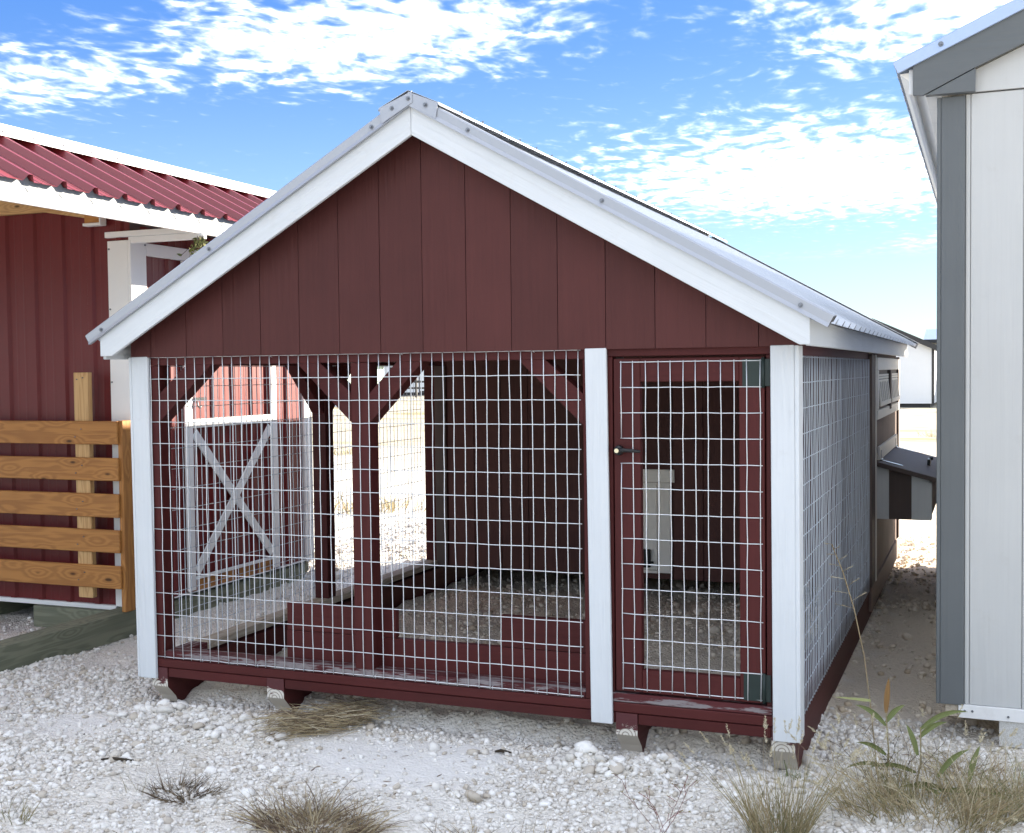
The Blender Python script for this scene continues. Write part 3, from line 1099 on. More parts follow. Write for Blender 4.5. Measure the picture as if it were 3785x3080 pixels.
# right wall of the hen house
rw = box('side_wall', XR - 0.016, XR - 0.004, HH + 0.03, YB - 0.016, -0.03, 1.47, M_BROWN['z'], coop)
y = HH + 0.272
while y < YB - 0.02:
    y2 = min(y + 0.1525, YB - 0.003)
    box('siding_board', XR - 0.0035, XR + 0.009, y + 0.002, y2 - 0.002, -0.03, 1.418, M_BROWN, rw)
    y += 0.1525
box('corner_board', XR - 0.0035, XR + 0.020, HH + 0.001, HH + 0.235, -0.03, 1.418, M_DBROWN, coop)
box('corner_trim', XR - 0.0032, XR + 0.026, HH + 0.236, HH + 0.270, -0.03, 1.418, M_CREAM, coop)
box('corner_trim', XR + 0.010, XR + 0.026, YB - 0.085, YB + 0.012, -0.03, 1.418, M_DBROWN, coop)
box('corner_trim', XR - 0.07, XR + 0.026, YB + 0.0125, YB + 0.026, -0.03, 1.418, M_CREAM, coop)
box('side_wall', XL, XL + 0.014, HH + 0.089, YB - 0.016, -0.045, 1.47, M_BROWN['z'], coop)
box('rear_wall', XL, XR - 0.017, YB - 0.015, YB, -0.045, 1.42, M_BROWN['z'], coop)
box('floor', XL + 0.015, XR - 0.017, HH + 0.032, YB - 0.016, -0.045, -0.03, M_INT['y'], coop)

# barred window
wx0 = XR + 0.0095
win = box('window', wx0, wx0 + 0.006, 3.42, 5.36, 1.06, 1.385, M_DBROWN['y'], coop)
box('frame', wx0, wx0 + 0.022, 3.335, 5.365, 1.320, 1.402, M_CREAM, win)
box('frame', wx0, wx0 + 0.022, 3.345, 5.365, 1.000, 1.062, M_CREAM, win)
box('frame', wx0, wx0 + 0.021, 3.340, 3.440, 1.063, 1.319, M_CREAM, win)
box('frame', wx0, wx0 + 0.021, 5.270, 5.360, 1.063, 1.319, M_DBROWN, win)
box('mullion', wx0, wx0 + 0.030, 4.330, 4.430, 1.040, 1.319, M_DBROWN, win)
for (a, b_) in ((3.455, 4.315), (4.445, 5.255)):
    # shutter sash, its foot pushed a little outwards
    for zz in (1.285, 1.268, 1.250):
        box('sash_rail', wx0 + 0.0065, wx0 + 0.016, a, b_, zz - 0.007, zz + 0.007, M_CREAM, win)
    beam('sash_rail', (wx0 + 0.028, a, 1.098), (wx0 + 0.028, b_, 1.098), 0.030, 0.012, (0, 0, 1), M_CREAM, win)
    nb = 6
    for i in range(nb):
        yy = a + 0.05 + (b_ - a - 0.10) * i / (nb - 1)
        beam('bar', (wx0 + 0.012, yy, 1.245), (wx0 + 0.026, yy, 1.112), 0.055, 0.010, (0, 1, 0), M_CREAM, win)

# nest box hung on the side wall
nb0, nb1 = 3.50, 5.08
nest = prism('nest_box', [(XR + 0.010, 0.352), (3.335, 0.352), (3.335, 0.606), (XR + 0.010, 0.690)], 'y', nb0 + 0.0205, nb1, M_BROWN['z'], coop)
for (a, b_, mm) in ((XR + 0.0105, 3.086, M_GREYW), (3.0875, 3.226, M_DBROWN), (3.2275, 3.337, M_GREYW)):
    tz = lambda xx: 0.690 - (xx - 3.01) * 0.258
    prism('end_board', [(a, 0.346), (b_, 0.346), (b_, tz(b_)), (a, tz(a))], 'y', nb0 + (0.006 if mm is M_DBROWN else 0.0), nb0 + 0.020, mm['z'], nest)
box('corner_trim', 3.3355, 3.350, nb0 + 0.001, nb0 + 0.10, 0.346, 0.592, M_GREYW, nest)
box('corner_trim', 3.3355, 3.350, nb1 - 0.10, nb1, 0.352, 0.596, M_DBROWN, nest)
yy = nb0 + 0.105
while yy < nb1 - 0.11:
    box('side_board', 3.3355, 3.343, yy, yy + 0.150, 0.352, 0.596, M_BROWN, nest)
    yy += 0.153
lid = beam('lid', (XR + 0.014, 4.29, 0.7085), (3.395, 4.29, 0.607), 1.66, 0.030, (0, 1, 0), M_DBROWN['y'], nest)
box('hinge_board', XR + 0.0095, XR + 0.028, 3.545, 5.17, 0.727, 0.815, M_CREAM, nest)
for yy in (3.63, 5.0):
    hg = beam('hinge', (3.030, yy, 0.7235), (3.165, yy, 0.688), 0.030, 0.003, (0, 1, 0), M_STEEL, nest, 0.0005)
    box('hinge_leaf', 3.0285, 3.032, yy - 0.018, yy + 0.018, 0.727, 0.790, M_SCREW, nest, 0.0005)
    tubes('hinge_knuckle', [[(3.032, yy - 0.03, 0.727), (3.032, yy + 0.03, 0.727)]], 0.008, M_STEEL, hg, sides=8)
hb = box('lid_handle', 3.292, 3.312, 4.20, 4.36, 0.642, 0.690, M_BLACK, nest, 0.003)
box('handle_lug', 3.303, 3.328, 4.30, 4.34, 0.678, 0.700, M_BLACK, nest, 0.002)

# ------------------------------------------------------------------ red barn on the left
BX = -1.22
BY = 1.36
barn = thing('barn', (-1.9, 2.4, GZ), 'red metal barn with white trim, ribbed red roof and a white X braced door', 'barn')
# end wall facing the road, ribs nine inches apart
ew = ribbed_sheet('end_wall', (-4.4, BY, -0.095), (0, 0, 1), (1, 0, 0), 2.47, 3.18, M_BARN, barn, (0, -1, 0),
                  rib_h=0.017, base=0.064, topw=0.034, start=0.135, mh=0.0010)
box('base_trim', -4.4, -1.372, BY - 0.022, BY + 0.02, -0.125, -0.096, M_WMETAL, barn)
box('base_trim', BX - 0.02, BX + 0.020, BY + 0.10, 3.30, -0.122, -0.096, M_WMETAL, barn)
# side wall
rwall = ribbed_sheet('side_wall', (BX, BY + 0.1, -0.095), (0, 0, 1), (0, 1, 0), 2.36, 1.95, M_BARN, barn, (1, 0, 0),
                     rib_h=0.019, base=0.050, topw=0.022, start=0.03, mh=0.0015)
box('wall_core', -4.4, BX - 0.001, BY + 0.004, 3.40, -0.12, 2.30, M_DBROWN['y'], barn)
# corner trims
box('corner_trim', -1.372, BX + 0.0, BY - 0.024, BY + 0.003, -0.100, 2.170, M_WMETAL, barn)
box('corner_trim', BX + 0.0005, BX + 0.024, BY - 0.024, BY + 0.125, -0.100, 2.170, M_WMETAL, barn)
box('corner_trim', BX + 0.0005, BX + 0.026, 3.300, 3.412, -0.110, 2.170, M_WMETAL, barn)
box('top_trim', BX + 0.0005, BX + 0.024, BY + 0.126, 3.299, 2.085, 2.165, M_WMETAL, barn)
for zz in (0.15, 0.75, 1.30, 1.75, 2.12):
    screw((-1.358, BY - 0.0245, zz), (0, -1, 0), barn, M_SCREW, 0.006)
    screw((BX + 0.0245, BY + 0.112, zz + 0.03), (1, 0, 0), barn, M_SCREW, 0.006)
# boxed eave return at the end wall and the purlin end beside it
box('eave_return', -1.388, -0.700, BY - 0.028, BY + 0.010, 2.190, 2.226, M_WMETAL, barn)
box('eave_return', -1.215, -0.660, BY - 0.020, BY + 0.012, 2.150, 2.189, M_WMETAL, barn)
prism('rafter_beam', [(-4.4, 2.375), (-1.85, 2.375), (-1.512, 2.318), (-1.512, 2.46), (-4.4, 2.50)], 'y', BY - 0.055, BY - 0.016, M_PINEL['x'], barn)
pe = box('purlin_end', -1.500, -1.385, BY - 0.075, BY - 0.018, 2.282, 2.350, M_PINE, barn)
box('end_cap', -1.511, -1.373, BY - 0.080, BY - 0.024, 2.264, 2.281, M_WMETAL, pe)
box('end_cap', -1.384, -1.373, BY - 0.080, BY - 0.024, 2.2815, 2.345, M_WMETAL, pe)
# roof: eave at x=-0.68 running past the end wall, its cap at x=-1.30
EX, EZ, PIT = -0.68, 2.300, 0.517
ed = Vector((-1, 0, PIT)).normalized()
en = Vector((PIT, 0, 1)).normalized()
broof = prism('roof', [(EX - 0.024, 2.283), (EX - 0.024, 2.270), (-1.30, 2.588), (-4.4, 2.640), (-4.4, 2.655), (-1.30, 2.602)], 'y', -2.0, 3.52, M_PINEL['y'], barn)
y = -2.0
while y < 3.5:
    w = min(0.9144, 3.55 - y)
    ribbed_sheet('roof_sheet', (EX + 0.036, y, EZ - 0.014), ed, (0, 1, 0), 0.815, w, M_BROOF, broof, en, rib_h=0.036, base=0.072, topw=0.024, start=0.10)
    for i in range(4):
        yy = y + 0.10 + 0.2286 * i
        if yy < 3.5:
            for dd in (0.045,):
                screw(tuple(Vector((EX, yy + 0.045, EZ)) + ed * dd + en * 0.001), en, barn, M_SCREW, 0.008)
    y += 0.9144
box('fascia', EX - 0.022, EX, -2.0, 3.54, 2.180, 2.262, M_WMETAL, barn, 0.004)
# corrugated closure strip under the sheet ends
cl_pts = rib_profile(5.54, rib_h=0.026, base=0.066, topw=0.022, minor=False, start=0.10)
V, F = [], []
for (v, h) in cl_pts:
    V += [(EX + 0.003, -2.0 + v, 2.2385 + h * 0.8), (EX + 0.010, -2.0 + v, EZ - 0.006 + h)]
for i in range(len(cl_pts) - 1):
    F.append((2 * i, 2 * i + 2, 2 * i + 3, 2 * i + 1))
cs = mesh_obj('eave_closure', V, F, M_CORR, broof)
md = cs.modifiers.new('sheet', 'SOLIDIFY')
md.thickness = 0.002
# the white cap along the break of the roof, and the low upper roof behind it
q0 = Vector((EX, 0, EZ)) + ed * 0.655 + en * 0.052
prof = [(q0.x + 0.010, q0.z - 0.014), (q0.x, q0.z), (q0.x - 0.085, q0.z + 0.075), (q0.x - 0.20, q0.z + 0.090), (q0.x - 0.20, q0.z + 0.070), (q0.x - 0.085, q0.z + 0.040)]
bc = prism('roof_cap', prof, 'y', -2.0, 3.56, M_WMETAL, broof)
yy = -1.9
while yy < 3.5:
    screw((q0.x - 0.012, yy, q0.z + 0.012), (0.66, 0, 0.75), barn, M_SCREW, 0.006)
    yy += 0.2286
prism('upper_roof', [(q0.x - 0.19, q0.z + 0.075), (-3.2, q0.z + 0.11), (-4.6, q0.z - 0.4), (-4.6, q0.z - 0.44), (q0.x - 0.19, q0.z + 0.02)], 'y', -2.0, 3.56, M_BROOF, broof)
prism('gable_fill', [(-4.4, 2.29), (-0.95, 2.29), (-1.30, 2.56), (-3.2, 2.72), (-4.4, 2.36)], 'y', BY + 0.012, 3.39, M_BARN, barn)
# X braced door on the side wall
bd = box('door', BX + 0.021, BX + 0.034, 1.825, 1.908, -0.085, 2.083, M_WMETAL, barn)
box('frame_board', BX + 0.021, BX + 0.034, 2.837, 2.917, -0.085, 2.083, M_WMETAL, bd)
box('frame_board', BX + 0.022, BX + 0.036, 1.909, 2.836, 0.988, 1.046, M_WMETAL, bd)
box('frame_board', BX + 0.022, BX + 0.036, 1.909, 2.836, -0.018, 0.004, M_WMETAL, bd)
beam('cross_brace', (BX + 0.029, 1.925, 0.955), (BX + 0.029, 2.822, 0.035), 0.068, 0.012, (0, 1, 1), M_WMETAL, bd)
beam('cross_brace', (BX + 0.0305, 2.822, 0.955), (BX + 0.0305, 1.925, 0.035), 0.068, 0.012, (0, -1, 1), M_WMETAL, bd)
lt = box('latch', BX + 0.034, BX + 0.048, 1.915, 2.045, 1.172, 1.190, M_BLACK, bd, 0.002)
tubes('padlock_shackle', [[(BX + 0.05, 1.935, 1.165), (BX + 0.055, 1.935, 1.135), (BX + 0.055, 1.955, 1.120), (BX + 0.055, 1.975, 1.135)]], 0.006, M_SCREW, lt, sides=6)
box('joist_face', BX - 0.05, BX + 0.016, 1.870, 2.835, -0.121, -0.019, M_PINE, barn)
# timbers under the barn
prism('runner', [(-1.6, -0.250), (-1.6, -0.104), (3.33, -0.104), (3.33, -0.18), (3.20, -0.262), (-1.5, -0.262)], 'x', -1.345, -1.200, M_PT['y'], barn)
box('runner', -2.62, -2.48, -1.6, 3.3, -0.265, -0.105, M_PT, barn)
box('cross_timber', -2.00, -1.347, 1.300, 1.440, -0.262, -0.126, M_PT, barn)
box('cross_timber', -3.9, -2.622, 1.300, 1.440, -0.262, -0.126, M_PT, barn)

# slatted pine panel standing on the barn's runner
sp = thing('slatted_panel', (-1.9, 1.2, -0.10), 'stained pine slat panel with wide gaps standing before the red barn wall', 'slatted panel')
YS = 1.205
zs = [(0.922, 1.064), (0.700, 0.840), (0.476, 0.620), (0.260, 0.400), (0.040, 0.180)]
for i, (a, b_) in enumerate(zs):
    box('slat', -3.35, -1.213 + random.uniform(-0.003, 0.003), YS - 0.010, YS + 0.010, a, b_, M_PINE, sp, 0.004)
box('post', -1.226, -1.190, YS + 0.0105, YS + 0.100, -0.1035, 1.066, M_PINE, sp, 0.004)
box('upright', -1.553, -1.443, YS + 0.0108, YS + 0.050, -0.030, 1.362, M_PINEL, sp, 0.003)
box('upright', -2.75, -2.66, YS + 0.0108, YS + 0.050, -0.030, 1.062, M_PINEL, sp, 0.003)
for (a, b_) in zs:
    for dx in (-0.026, 0.022):
        screw((-1.505 + dx, YS - 0.0102, (a + b_) / 2 + dx), (0, -1, 0), sp, M_SCREW, 0.004)
for dx in (-0.025, 0.02):
    screw((-1.500 + dx, YS + 0.0105, 1.325 + dx * 0.2), (0, -1, 0), sp, M_SCREW, 0.004)

# ------------------------------------------------------------------ white shed on the right
SY = 0.66
shed = thing('white_shed', (4.6, 3.7, GZ), 'tall white sided shed with slate grey corner trim and metal roof edge', 'shed')
SYB = 6.0
sw = box('front_wall', 3.5305, 6.60, SY + 0.012, SY + 0.04, -0.070, 2.45, M_SHED['z'], shed)
xg = [3.5945, 3.614, 3.8155, 4.017, 4.2185, 4.42, 4.83, 5.23, 5.63, 6.03, 6.43, 6.6]
for i, (a, b_) in enumerate(zip(xg[:-1], xg[1:])):
    dy = 0.0022 if i == 2 else 0
    box('siding_board', a + 0.0012, b_ - 0.0012, SY - dy, SY + 0.0118, -0.072, 2.452, M_SHED, sw, 0.0015)
prism('gable_wall', [(3.594, 2.4575), (6.6, 2.4575), (5.1, 3.18), (3.594, 2.53)], 'y', SY - 0.008, SY + 0.03, M_SHED['z'], shed)
box('corner_trim', 3.500, 3.5935, SY - 0.018, SY + 0.0115, -0.075, 2.445, M_GREY, shed)
box('corner_trim', 3.484, 3.4995, SY - 0.018, SY + 0.09, -0.075, 2.445, M_GREY, shed)
box('left_wall', 3.500, 3.53, SY + 0.0125, SYB, -0.07, 2.56, M_SHEDT['z'], shed)
box('rear_wall', 3.531, 6.6, SYB - 0.03, SYB, -0.07, 2.46, M_SHED['z'], shed)
box('right_wall', 6.6005, 6.63, SY + 0.0125, SYB, -0.07, 2.50, M_SHED['z'], shed)
skb = box('skirt_board', 3.572, 6.60, SY - 0.014, SY + 0.024, -0.128, -0.0735, M_SHEDT, shed, 0.002)
for (xx, zz) in ((3.597, -0.098), (3.627, -0.097), (3.765, -0.108)):
    screw((xx, SY - 0.0143, zz), (0, -1, 0), shed, M_SCREW, 0.005)
box('joist_end', 3.520, 3.5705, SY - 0.004, SY + 0.30, -0.128, -0.0765, M_RAW, shed)
prism('runner', [(SY - 0.002, -0.129), (SY - 0.002, -0.235), (SY + 0.06, -0.262), (SYB, -0.262), (SYB, -0.129)], 'x', 3.731, 3.832, lumber('runner_end', (0.62, 0.62, 0.60), (0.38, 0.36, 0.32), 'y', knots=False, rough=0.8, rings=70), shed)
box('runner', 5.9, 6.0, SY, SYB, -0.262, -0.129, M_PT, shed)
# rake board with its boxed return, bent metal edge, soffit
RS = 0.432
rk = lambda x: 2.578 + (x - 3.39) * RS
prism('rake_board', [(3.392, 2.456), (3.432, 2.452), (3.632, 2.5455), (5.10, rk(5.10) - 0.142), (5.10, rk(5.10)), (3.392, rk(3.392))], 'y', SY - 0.062, SY - 0.040, M_GREY['x'], shed)
prism('rake_return', [(3.440, 2.4512), (3.632, 2.4512), (3.632, 2.5415)], 'y', SY - 0.058, SY - 0.0185, M_GREY['x'], shed)
prism('rake_board', [(6.80, rk(3.40) - 0.13), (6.80, rk(3.40)), (5.101, rk(5.10)), (5.101, rk(5.10) - 0.142)], 'y', SY - 0.062, SY - 0.040, M_GREY['x'], shed)
prism('rake_soffit', [(3.40, 2.560), (5.10, rk(5.10) - 0.02), (5.10, rk(5.10) - 0.035), (3.44, 2.555)], 'y', SY - 0.038, SY + 0.01, M_SHEDT['x'], shed)
sd = Vector((1, 0, RS)).normalized()
sn = Vector((-RS, 0, 1)).normalized()
e0 = Vector((3.322, SY - 0.066, 2.574))
prism('gable_wall', [(3.53, 2.4605), (6.6, 2.4605), (5.1, 3.18), (3.53, 2.50)], 'y', SYB - 0.03, SYB, M_SHED['z'], shed)
sroof = extrude_profile('roof', [(0.0, -0.030), (-0.008, -0.028), (-0.010, 0.018), (0.0, 0.024), (0.06, 0.024), (0.06, 0.020), (0.0, 0.018), (-0.004, -0.024)],
                        e0, e0 + sd * 1.965, (0, 1, 0), sn, M_BTRIM, shed, True)
extrude_profile('rake_trim', [(0.0, -0.030), (-0.008, -0.028), (-0.010, 0.018), (0.0, 0.024), (0.06, 0.024), (0.06, 0.020), (0.0, 0.018), (-0.004, -0.024)],
                Vector((6.878, e0.y, 2.574)), Vector((5.10, e0.y, e0.z + 1.778 * RS)), (0, 1, 0), Vector((RS, 0, 1)).normalized(), M_BTRIM, sroof, True)
y = SY - 0.05
while y < SYB + 0.05:
    w = min(0.9144, SYB + 0.08 - y)
    ribbed_sheet('roof_sheet', (3.318, y, 2.585), sd, (0, 1, 0), 1.975, w, M_GALV, sroof, sn, start=0.05)
    ribbed_sheet('roof_sheet', (6.882, y, 2.585), (-sd.x, 0, sd.z), (0, 1, 0), 1.975, w, M_GALV, sroof, (-sn.x, 0, sn.z), start=0.05)
    y += 0.9144
screw((3.500, SY - 0.0765, 2.648), (0, -1, 0), shed, M_SCREW, 0.011)
screw((4.40, SY - 0.0765, 3.037), (0, -1, 0), shed, M_SCREW, 0.011)
prism('eave_soffit', [(3.338, 2.552), (3.395, 2.556), (3.4985, 2.470), (3.4985, 2.458), (3.440, 2.462)], 'y', SY - 0.030, SYB + 0.05, M_CREAM['y'], shed)
box('eave_fascia', 3.375, 3.392, SY - 0.040, SYB + 0.06, 2.462, 2.566, M_SHEDT, shed)

# ------------------------------------------------------------------ sheds across the yard
M_FARW = plain('far_white_paint', (0.74, 0.75, 0.76), 0.6, 0.04, 3)
M_FARD = plain('far_dark_trim', (0.035, 0.035, 0.037), 0.5, 0.1, 3)
M_FARG = plain('far_pale_green_paint', (0.42, 0.52, 0.45), 0.6, 0.06, 3)
M_FARB = metal('far_blue_grey_roof', (0.42, 0.50, 0.60), 0.4, 0.3, 0.1)
M_GLASS = plain('dark_window_glass', (0.02, 0.025, 0.03), 0.08, 0.1, 3)


def far_shed(loc, w, d, wall_h, pitch, wallm, trimm, roofm, label, rot=0.0, z=GZ):
    """gable end towards -y; everything sits on a dark base of skids"""
    t = thing('far_shed', (loc[0], loc[1], z), label, 'shed', 'sheds across the yard')
    x0, x1, y0, y1 = loc[0] - w / 2, loc[0] + w / 2, loc[1], loc[1] + d
    zb = z + 0.22
    zt = z + wall_h
    pk = zt + pitch * w / 2
    prism('wall', [(x0, zb), (x1, zb), (x1, zt), (loc[0], pk), (x0, zt)], 'y', y0, y1, wallm, t)
    box('base', x0 + 0.15, x1 - 0.15, y0 + 0.15, y1 - 0.15, z - 0.1, zb - 0.004, trimm, t)
    for xx in (x0 - 0.012, x1 - 0.088):
        box('corner_trim', xx, xx + 0.10, y0 - 0.02, y0 - 0.002, zb, zt - 0.02, trimm, t)
    for s in (-1, 1):
        prism('roof', [(loc[0], pk + 0.02), (loc[0], pk + 0.10), (loc[0] + s * (w / 2 + 0.18), zt - pitch * 0.18 + 0.10), (loc[0] + s * (w / 2 + 0.18), zt - pitch * 0.18 + 0.02)],
              'y', y0 - 0.2, y1 + 0.2, roofm, t)
        prism('rake_board', [(loc[0], pk - 0.10), (loc[0], pk + 0.11), (loc[0] + s * (w / 2 + 0.2), zt - pitch * 0.2 + 0.11), (loc[0] + s * (w / 2 + 0.2), zt - pitch * 0.2 - 0.10)],
              'y', y0 - 0.24, y0 - 0.205, trimm, t)
    return t


far_shed((-0.55, 45), 4.62, 7, 2.44, 0.46, M_FARW, M_FARD, M_FARD, 'white shed with black roof edge across the yard beyond the nest box', z=-0.32)


def far_long(x0, x1, y, d, wall_h, rise, wallm, trimm, roofm, label, z, opening=None):
    t = thing('far_shed', ((x0 + x1) / 2, y, z), label, 'shed', 'sheds across the yard')
    box('wall', x0, x1, y, y + d, z + 0.18, z + wall_h, wallm, t)
    box('base', x0 + 0.1, x1 - 0.1, y + 0.1, y + d - 0.1, z - 0.15, z + 0.178, trimm, t)
    prism('roof', [(y - 0.35, z + wall_h + 0.002), (y - 0.35, z + wall_h + 0.07), (y + d / 2, z + wall_h + rise), (y + d + 0.35, z + wall_h + 0.07), (y + d + 0.35, z + wall_h + 0.002)], 'x', x0 - 0.3, x1 + 0.3, roofm, t)
    box('eave_trim', x0 - 0.3, x1 + 0.3, y - 0.372, y - 0.351, z + wall_h - 0.08, z + wall_h + 0.07, trimm, t)
    n = max(1, int((x1 - x0) / 2.2))
    for i in range(n):
        cx = x0 + (i + 0.5) * (x1 - x0) / n
        if i % 3 == 1:
            dr = box('door', cx - 0.45, cx + 0.45, y - 0.03, y - 0.002, z + 0.19, z + 2.05, trimm, t)
            box('door_panel', cx - 0.37, cx + 0.37, y - 0.045, y - 0.031, z + 0.28, z + 1.95, wallm, dr)
        else:
            wf = box('window', cx - 0.42, cx + 0.42, y - 0.03, y - 0.002, z + 1.15, z + 1.95, trimm, t)
            box('pane', cx - 0.36, cx + 0.36, y - 0.04, y - 0.031, z + 1.21, z + 1.89, M_GLASS, wf)
    return t


far_long(1.35, 9.5, 52, 4.5, 2.85, 0.60, M_CREAM['z'], M_FARD, M_FARB, 'long cream shed with blue grey metal roof behind the far white shed', -0.36)
far_long(-27.6, -24.6, 45, 4, 1.9, 0.75, M_FARG, M_FARW, M_FARB, 'pale green shed far off, seen left of the forked run post', -0.2)
far_long(-36.0, -29.0, 70, 5, 2.6, 0.8, M_FARW, M_FARD, M_FARB, 'low white shed farthest away behind the pale green one', -0.2)


# ------------------------------------------------------------------ trees beyond the yard
def leaf_mat(name, a, b_):
    m, k, b = new_mat(name)
    g = k.node('ShaderNodeNewGeometry')
    oi = k.node('ShaderNodeObjectInfo')
    n = k.noise(g.outputs['Position'], 1.7, 3, 0.6)
    f = k.math('ADD', k.math('MULTIPLY', g.outputs['Random Per Island'], 0.6), k.math('MULTIPLY', n, 0.4))
    k.set(b.inputs['Base Color'], k.mix(f, a + (1,), b_ + (1,)))
    b.inputs['Roughness'].default_value = 0.7
    b.inputs['Specular IOR Level'].default_value = 0.2
    return m


M_LEAF = leaf_mat('tree_foliage', (0.030, 0.050, 0.018), (0.085, 0.105, 0.040))
M_BARK = plain('tree_bark', (0.10, 0.085, 0.07), 0.9, 0.3, 8)


def tree(x, y, h, r, label, seed):
    rs = random.Random(seed)
    t = thing('tree', (x, y, GZ - 0.1), label, 'tree', 'trees beyond the yard')
    paths = [[(x, y, GZ - 0.3), (x + 0.1, y, GZ + h * 0.3), (x - 0.05, y, GZ + h * 0.65)]]
    tips = []
    for i in range(7):
        a = rs.uniform(0, 6.28)
        z0 = GZ + h * rs.uniform(0.25, 0.5)
        tip = (x + math.cos(a) * r * 0.7, y + math.sin(a) * r * 0.7, GZ + h * rs.uniform(0.5, 0.9))
        paths.append([(x, y, z0), ((x + tip[0]) / 2, (y + tip[1]) / 2, (z0 + tip[2]) / 2 + 0.2), tip])
        tips.append(tip)
    tubes('trunk', paths, lambda p, i, n: (0.18 if p == 0 else 0.08) * (1 - 0.6 * i / n), M_BARK, t, sides=6)
    V, F = [], []
    cl = [(tp[0], tp[1], tp[2]) for tp in tips] + [(x + rs.gauss(0, r * 0.5), y + rs.gauss(0, r * 0.5), GZ + h * rs.uniform(0.4, 0.92)) for _ in range(9)]
    for c in cl:
        rr = r * rs.uniform(0.28, 0.5)
        for _ in range(190):
            d = Vector((rs.gauss(0, 1), rs.gauss(0, 1), rs.gauss(0, 0.8)))
            d = d.normalized() * rr * rs.random() ** 0.4
            p = Vector(c) + d
            a = Vector((rs.gauss(0, 1), rs.gauss(0, 1), rs.gauss(0, 1))).normalized()
            b = a.cross(Vector((rs.gauss(0, 1), rs.gauss(0, 1), 1))).normalized()
            s = rs.uniform(0.10, 0.22)
            i = len(V)
            V += [tuple(p - a * s), tuple(p + b * s * 0.5), tuple(p + a * s), tuple(p - b * s * 0.5)]
            F.append((i, i + 1, i + 2, i + 3))
    mesh_obj('crown', V, F, M_LEAF, t)


tree(-30.0, 92, 6.5, 3.2, 'dark leafy tree left of the pair far beyond the yard, behind the white shed', 1)
tree(-38.0, 88, 5.5, 3.0, 'low rounded tree at the far left end of the distant tree row', 2)
tree(-36.5, 108, 6.0, 3.0, 'pale green tree seen beyond the right arm of the forked post', 3)
tree(-46.0, 110, 6.5, 3.4, 'broad tree standing alone at the very back of the yard', 4)

# ------------------------------------------------------------------ loose stones
def ico(sub):
    bm = bmesh.new()
    bmesh.ops.create_icosphere(bm, subdivisions=sub, radius=1.0)
    v = np.array([tuple(p.co) for p in bm.verts])
    f = np.array([[q.index for q in p.verts] for p in bm.faces])
    bm.free()
    return v, f


def stone_mat(name, a, b_):
    m, k, b = new_mat(name)
    g = k.node('ShaderNodeNewGeometry')
    n = k.noise(g.outputs['Position'], 70, 5, 0.7)
    f = k.math('ADD', k.math('MULTIPLY', g.outputs['Random Per Island'], 0.65), k.math('MULTIPLY', n, 0.35))
    odd = k.smooth(k.math('FRACT', k.math('MULTIPLY', g.outputs['Random Per Island'], 37.0)), 0.80, 0.90)
    c = k.mix(k.math('MULTIPLY', odd, 0.75), k.mix(f, a + (1,), b_ + (1,)), tuple(x_ * y_ for x_, y_ in zip(a, (0.80, 0.74, 0.66))) + (1,))
    k.set(b.inputs['Base Color'], c)
    b.inputs['Roughness'].default_value = 0.95
    b.inputs['Specular IOR Level'].default_value = 0.1
    k.l.new(k.bump(n, 0.6, 0.004), b.inputs['Normal'])
    return m


M_STONE = stone_mat('limestone_chips', (0.56, 0.52, 0.46), (0.90, 0.88, 0.84))
M_STONED = stone_mat('run_soil_chips', (0.42, 0.365, 0.295), (0.70, 0.635, 0.54))


def scatter(name, pts, sizes, sub, mat, label_kind='stuff', sink=0.35):
    v0, f0 = ico(sub)
    n, nv = len(pts), len(v0)
    rot = RNG.normal(size=(n, 4))
    rot /= np.linalg.norm(rot, axis=1, keepdims=True)
    w, x, y, z = rot.T
    R = np.stack([np.stack([1 - 2 * (y * y + z * z), 2 * (x * y - z * w), 2 * (x * z + y * w)], -1),
                  np.stack([2 * (x * y + z * w), 1 - 2 * (x * x + z * z), 2 * (y * z - x * w)], -1),
                  np.stack([2 * (x * z - y * w), 2 * (y * z + x * w), 1 - 2 * (x * x + y * y)], -1)], 1)
    sc = RNG.uniform(0.65, 1.25, (n, 3))
    v = v0[None] * (1 + RNG.uniform(-0.14, 0.12, (n, nv, 1)))
    for _ in range(6):
        d = RNG.normal(size=(n, 1, 3))
        d /= np.linalg.norm(d, axis=2, keepdims=True)
        o_ = RNG.uniform(0.45, 0.85, (n, 1))
        ex = np.maximum(0, (v * d).sum(2) - o_)
        v = v - ex[:, :, None] * d
    v = v * 1.22
    v = v * sc[:, None, :]
    v = np.einsum('nij,nvj->nvi', R, v)
    v[:, :, 2] *= 0.75
    v = v * sizes[:, None, None]
    h = ground_h(pts[:, 0], pts[:, 1]) + sizes * sink
    v[:, :, 0] += pts[:, 0, None]
    v[:, :, 1] += pts[:, 1, None]
    v[:, :, 2] += h[:, None]
    co = v.reshape(-1, 3).astype(np.float32)
    f = (f0[None] + (np.arange(n) * nv)[:, None, None]).reshape(-1).astype(np.int32)
    me = bpy.data.meshes.new(name)
    me.vertices.add(len(co))
    me.vertices.foreach_set('co', co.ravel())
    me.loops.add(len(f))
    me.loops.foreach_set('vertex_index', f)
    nf = len(f) // 3
    me.polygons.add(nf)
    me.polygons.foreach_set('loop_start', np.arange(0, len(f), 3, dtype=np.int32))
    me.polygons.foreach_set('loop_total', np.full(nf, 3, dtype=np.int32))
    me.update(calc_edges=True)
    me.materials.append(mat)
    o = bpy.data.objects.new(name, me)
    COL.objects.link(o)
    tag(o, kind=label_kind)
    return o


def pick(n, x0, x1, y0, y1, dens):
    x = RNG.uniform(x0, x1, n)
    y = RNG.uniform(y0, y1, n)
    keep = RNG.random(n) < dens(x, y)
    return np.stack([x[keep], y[keep]], -1)


